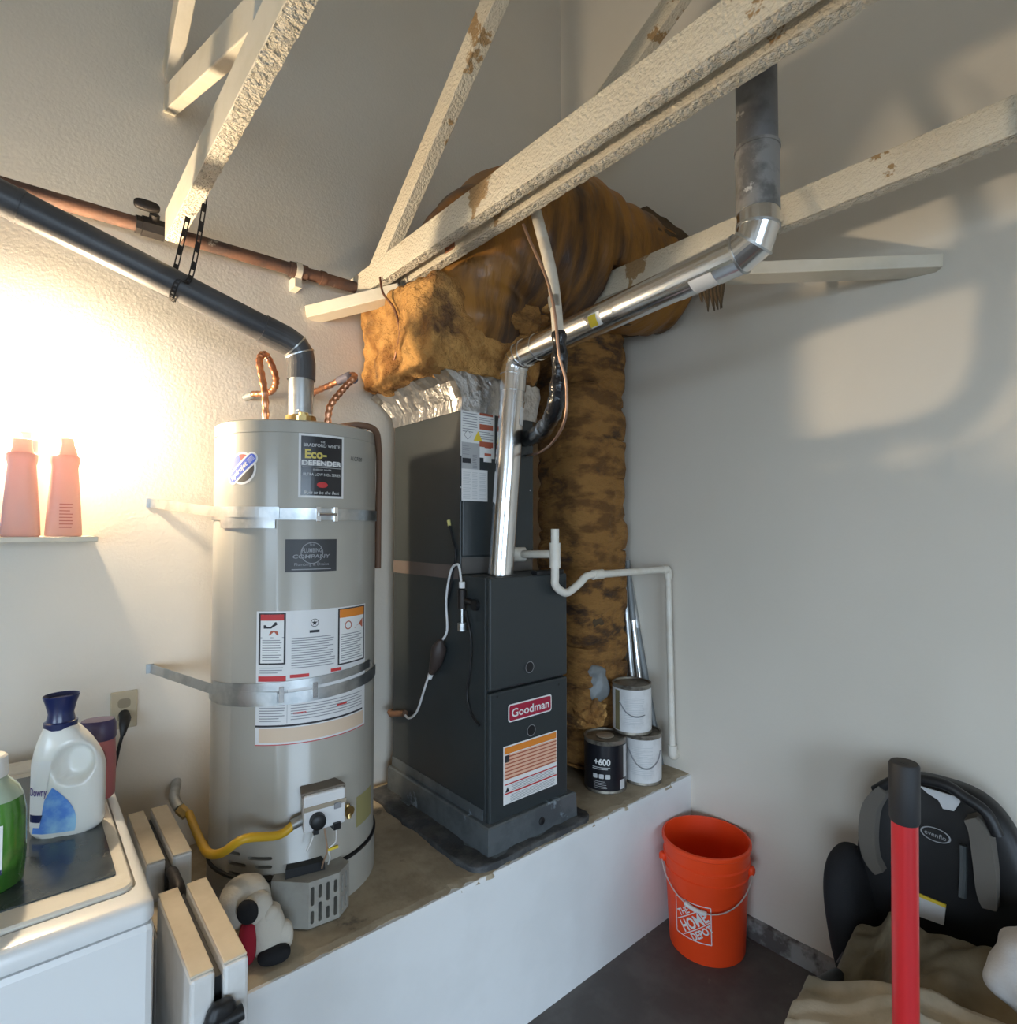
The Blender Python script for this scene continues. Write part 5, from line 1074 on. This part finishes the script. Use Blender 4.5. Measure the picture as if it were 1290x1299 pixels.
def ss(a, b, x): t = max(0, min(1, (x-a)/(b-a))); return t*t*(3-2*t)
def ztan(x, y):
    e = ss(.70, .60, y)*ss(1.32, 1.41, x)*ss(.0, .05, y)
    f_ = .055*abs(noise.noise((x*5+y*3, y*9-x*4, 1)))+.03*noise.noise((x*4, y*6, 7))+.022*abs(noise.noise((x*14+y*6, y*13, 3)))
    ridge = .022*max(0, 1-abs((y-.47)-.35*(x-1.6))/.02)+.018*max(0, 1-abs((y-.56)+.2*(x-1.6))/.018)
    return .02+e*(.36+.10*ss(1.5, 1.78, x)-.05*ss(.35, .6, y)*1.2+f_+ridge)
obj('bag_body', cloth(1.312, 1.785, .0, .70, 90, 110, ztan, .0), 'canvas', bg_, smooth=80)
def zlin(x, y):
    edge_ = 1.585-.06*ss(.3, .6, y)+.012*noise.noise((y*12, 0, 5))
    e = ss(.685, .62, y)*ss(1.32, 1.37, x)*ss(.02, .06, y)*ss(edge_+.012, edge_-.012, x)
    hem = .020*max(0, 1-abs(x-edge_+.03)/.028)**.5+.016*max(0, 1-abs((x-1.46)+.25*(y-.4))/.02)**.6
    return .015+e*(.455-.10*ss(.40, .66, y)+hem+.02*noise.noise((x*8+2, y*7, 4))+.045*abs(noise.noise((x*7-y*6, y*5, 11))))
obj('front_panel', cloth(1.314, 1.61, .02, .69, 70, 110, zlin, .001), 'linen', bg_, smooth=80)
obj('webbing_loop', MB().tube(smoothpath([onF(1082, 1240, 1.50), onF(1079, 1212, 1.52), onF(1086, 1206, 1.54), onF(1093, 1216, 1.54), onF(1092, 1244, 1.52)], 5), .007, 8), 'linen', bg_)
obj('plastic_foot', MB().tube([onF(1034, 1270, 1.40), onF(1046, 1252, 1.43), onF(1064, 1238, 1.47)], [.018, .024, .018], 14), 'black', bg_)
obj('plastic_foot', MB().tube([onF(1066, 1228, 1.56), onF(1076, 1216, 1.58)], [.014, .018], 12), 'black', bg_)
obj('grey_cloth', MB().blob((1.675, .225, .555), (.075, .08, .095), 26, 2.6, .022, 8, 8., rot=Matrix.Rotation(.5, 3, 'X')), 'greycloth', label='crumpled pale grey cloth draped beside the tan bag', cat='cloth', smooth=80)
# red handle standing in a small floor jack
rb0 = onF(1147, 985, 1.02); rtop = onF(1147, 967, 1.02); low_ = onF(1149, 1299, 1.02)
dd_ = (low_-rtop).normalized(); tl = (.10-rtop.z)/dd_.z; bot = rtop+dd_*tl
fj_ = thing('floor_jack', (bot.x, bot.y, 0), 'red jack handle with black rubber grip standing before the car seat', 'floor jack')
obj('handle', MB().tube([bot, rtop+dd_*.05], .0205, 24), 'red', fj_)
obj('grip', MB().tube([rtop+dd_*.105, rtop+dd_*.100, rtop+dd_*.004, rtop], [.0215, .0235, .0235, .021], 24).tube([rtop+dd_*.001, rtop-dd_*.0008], .008, 12), 'rubber', fj_)
bx0 = Vector((bot.x, bot.y, 0))
obj('jack_body', MB().box(bx0+Vector((-.048, -.05, .03)), bx0+Vector((.048, .30*-1, .11))).tube([bot+Vector((0, 0, -.03)), bot+dd_*-.09], .03, 20), 'red', fj_, bevel=.008)
for sx1 in (-1, 1):
    for yy in (-.03, -.27): c = bx0+Vector((sx1*.062, yy, .03)); obj('caster', MB().tube([c-Vector((.012, 0, 0)), c+Vector((.012, 0, 0))], .03, 18), 'iron', fj_)
obj('axle', MB().tube([bx0+Vector((-.062, -.03, .045)), bx0+Vector((.062, -.03, .045))], .008, 8).tube([bx0+Vector((-.062, -.27, .045)), bx0+Vector((.062, -.27, .045))], .008, 8), 'iron', fj_)
for o in bpy.data.objects:
    if '_o' in o.keys(): del o['_o']
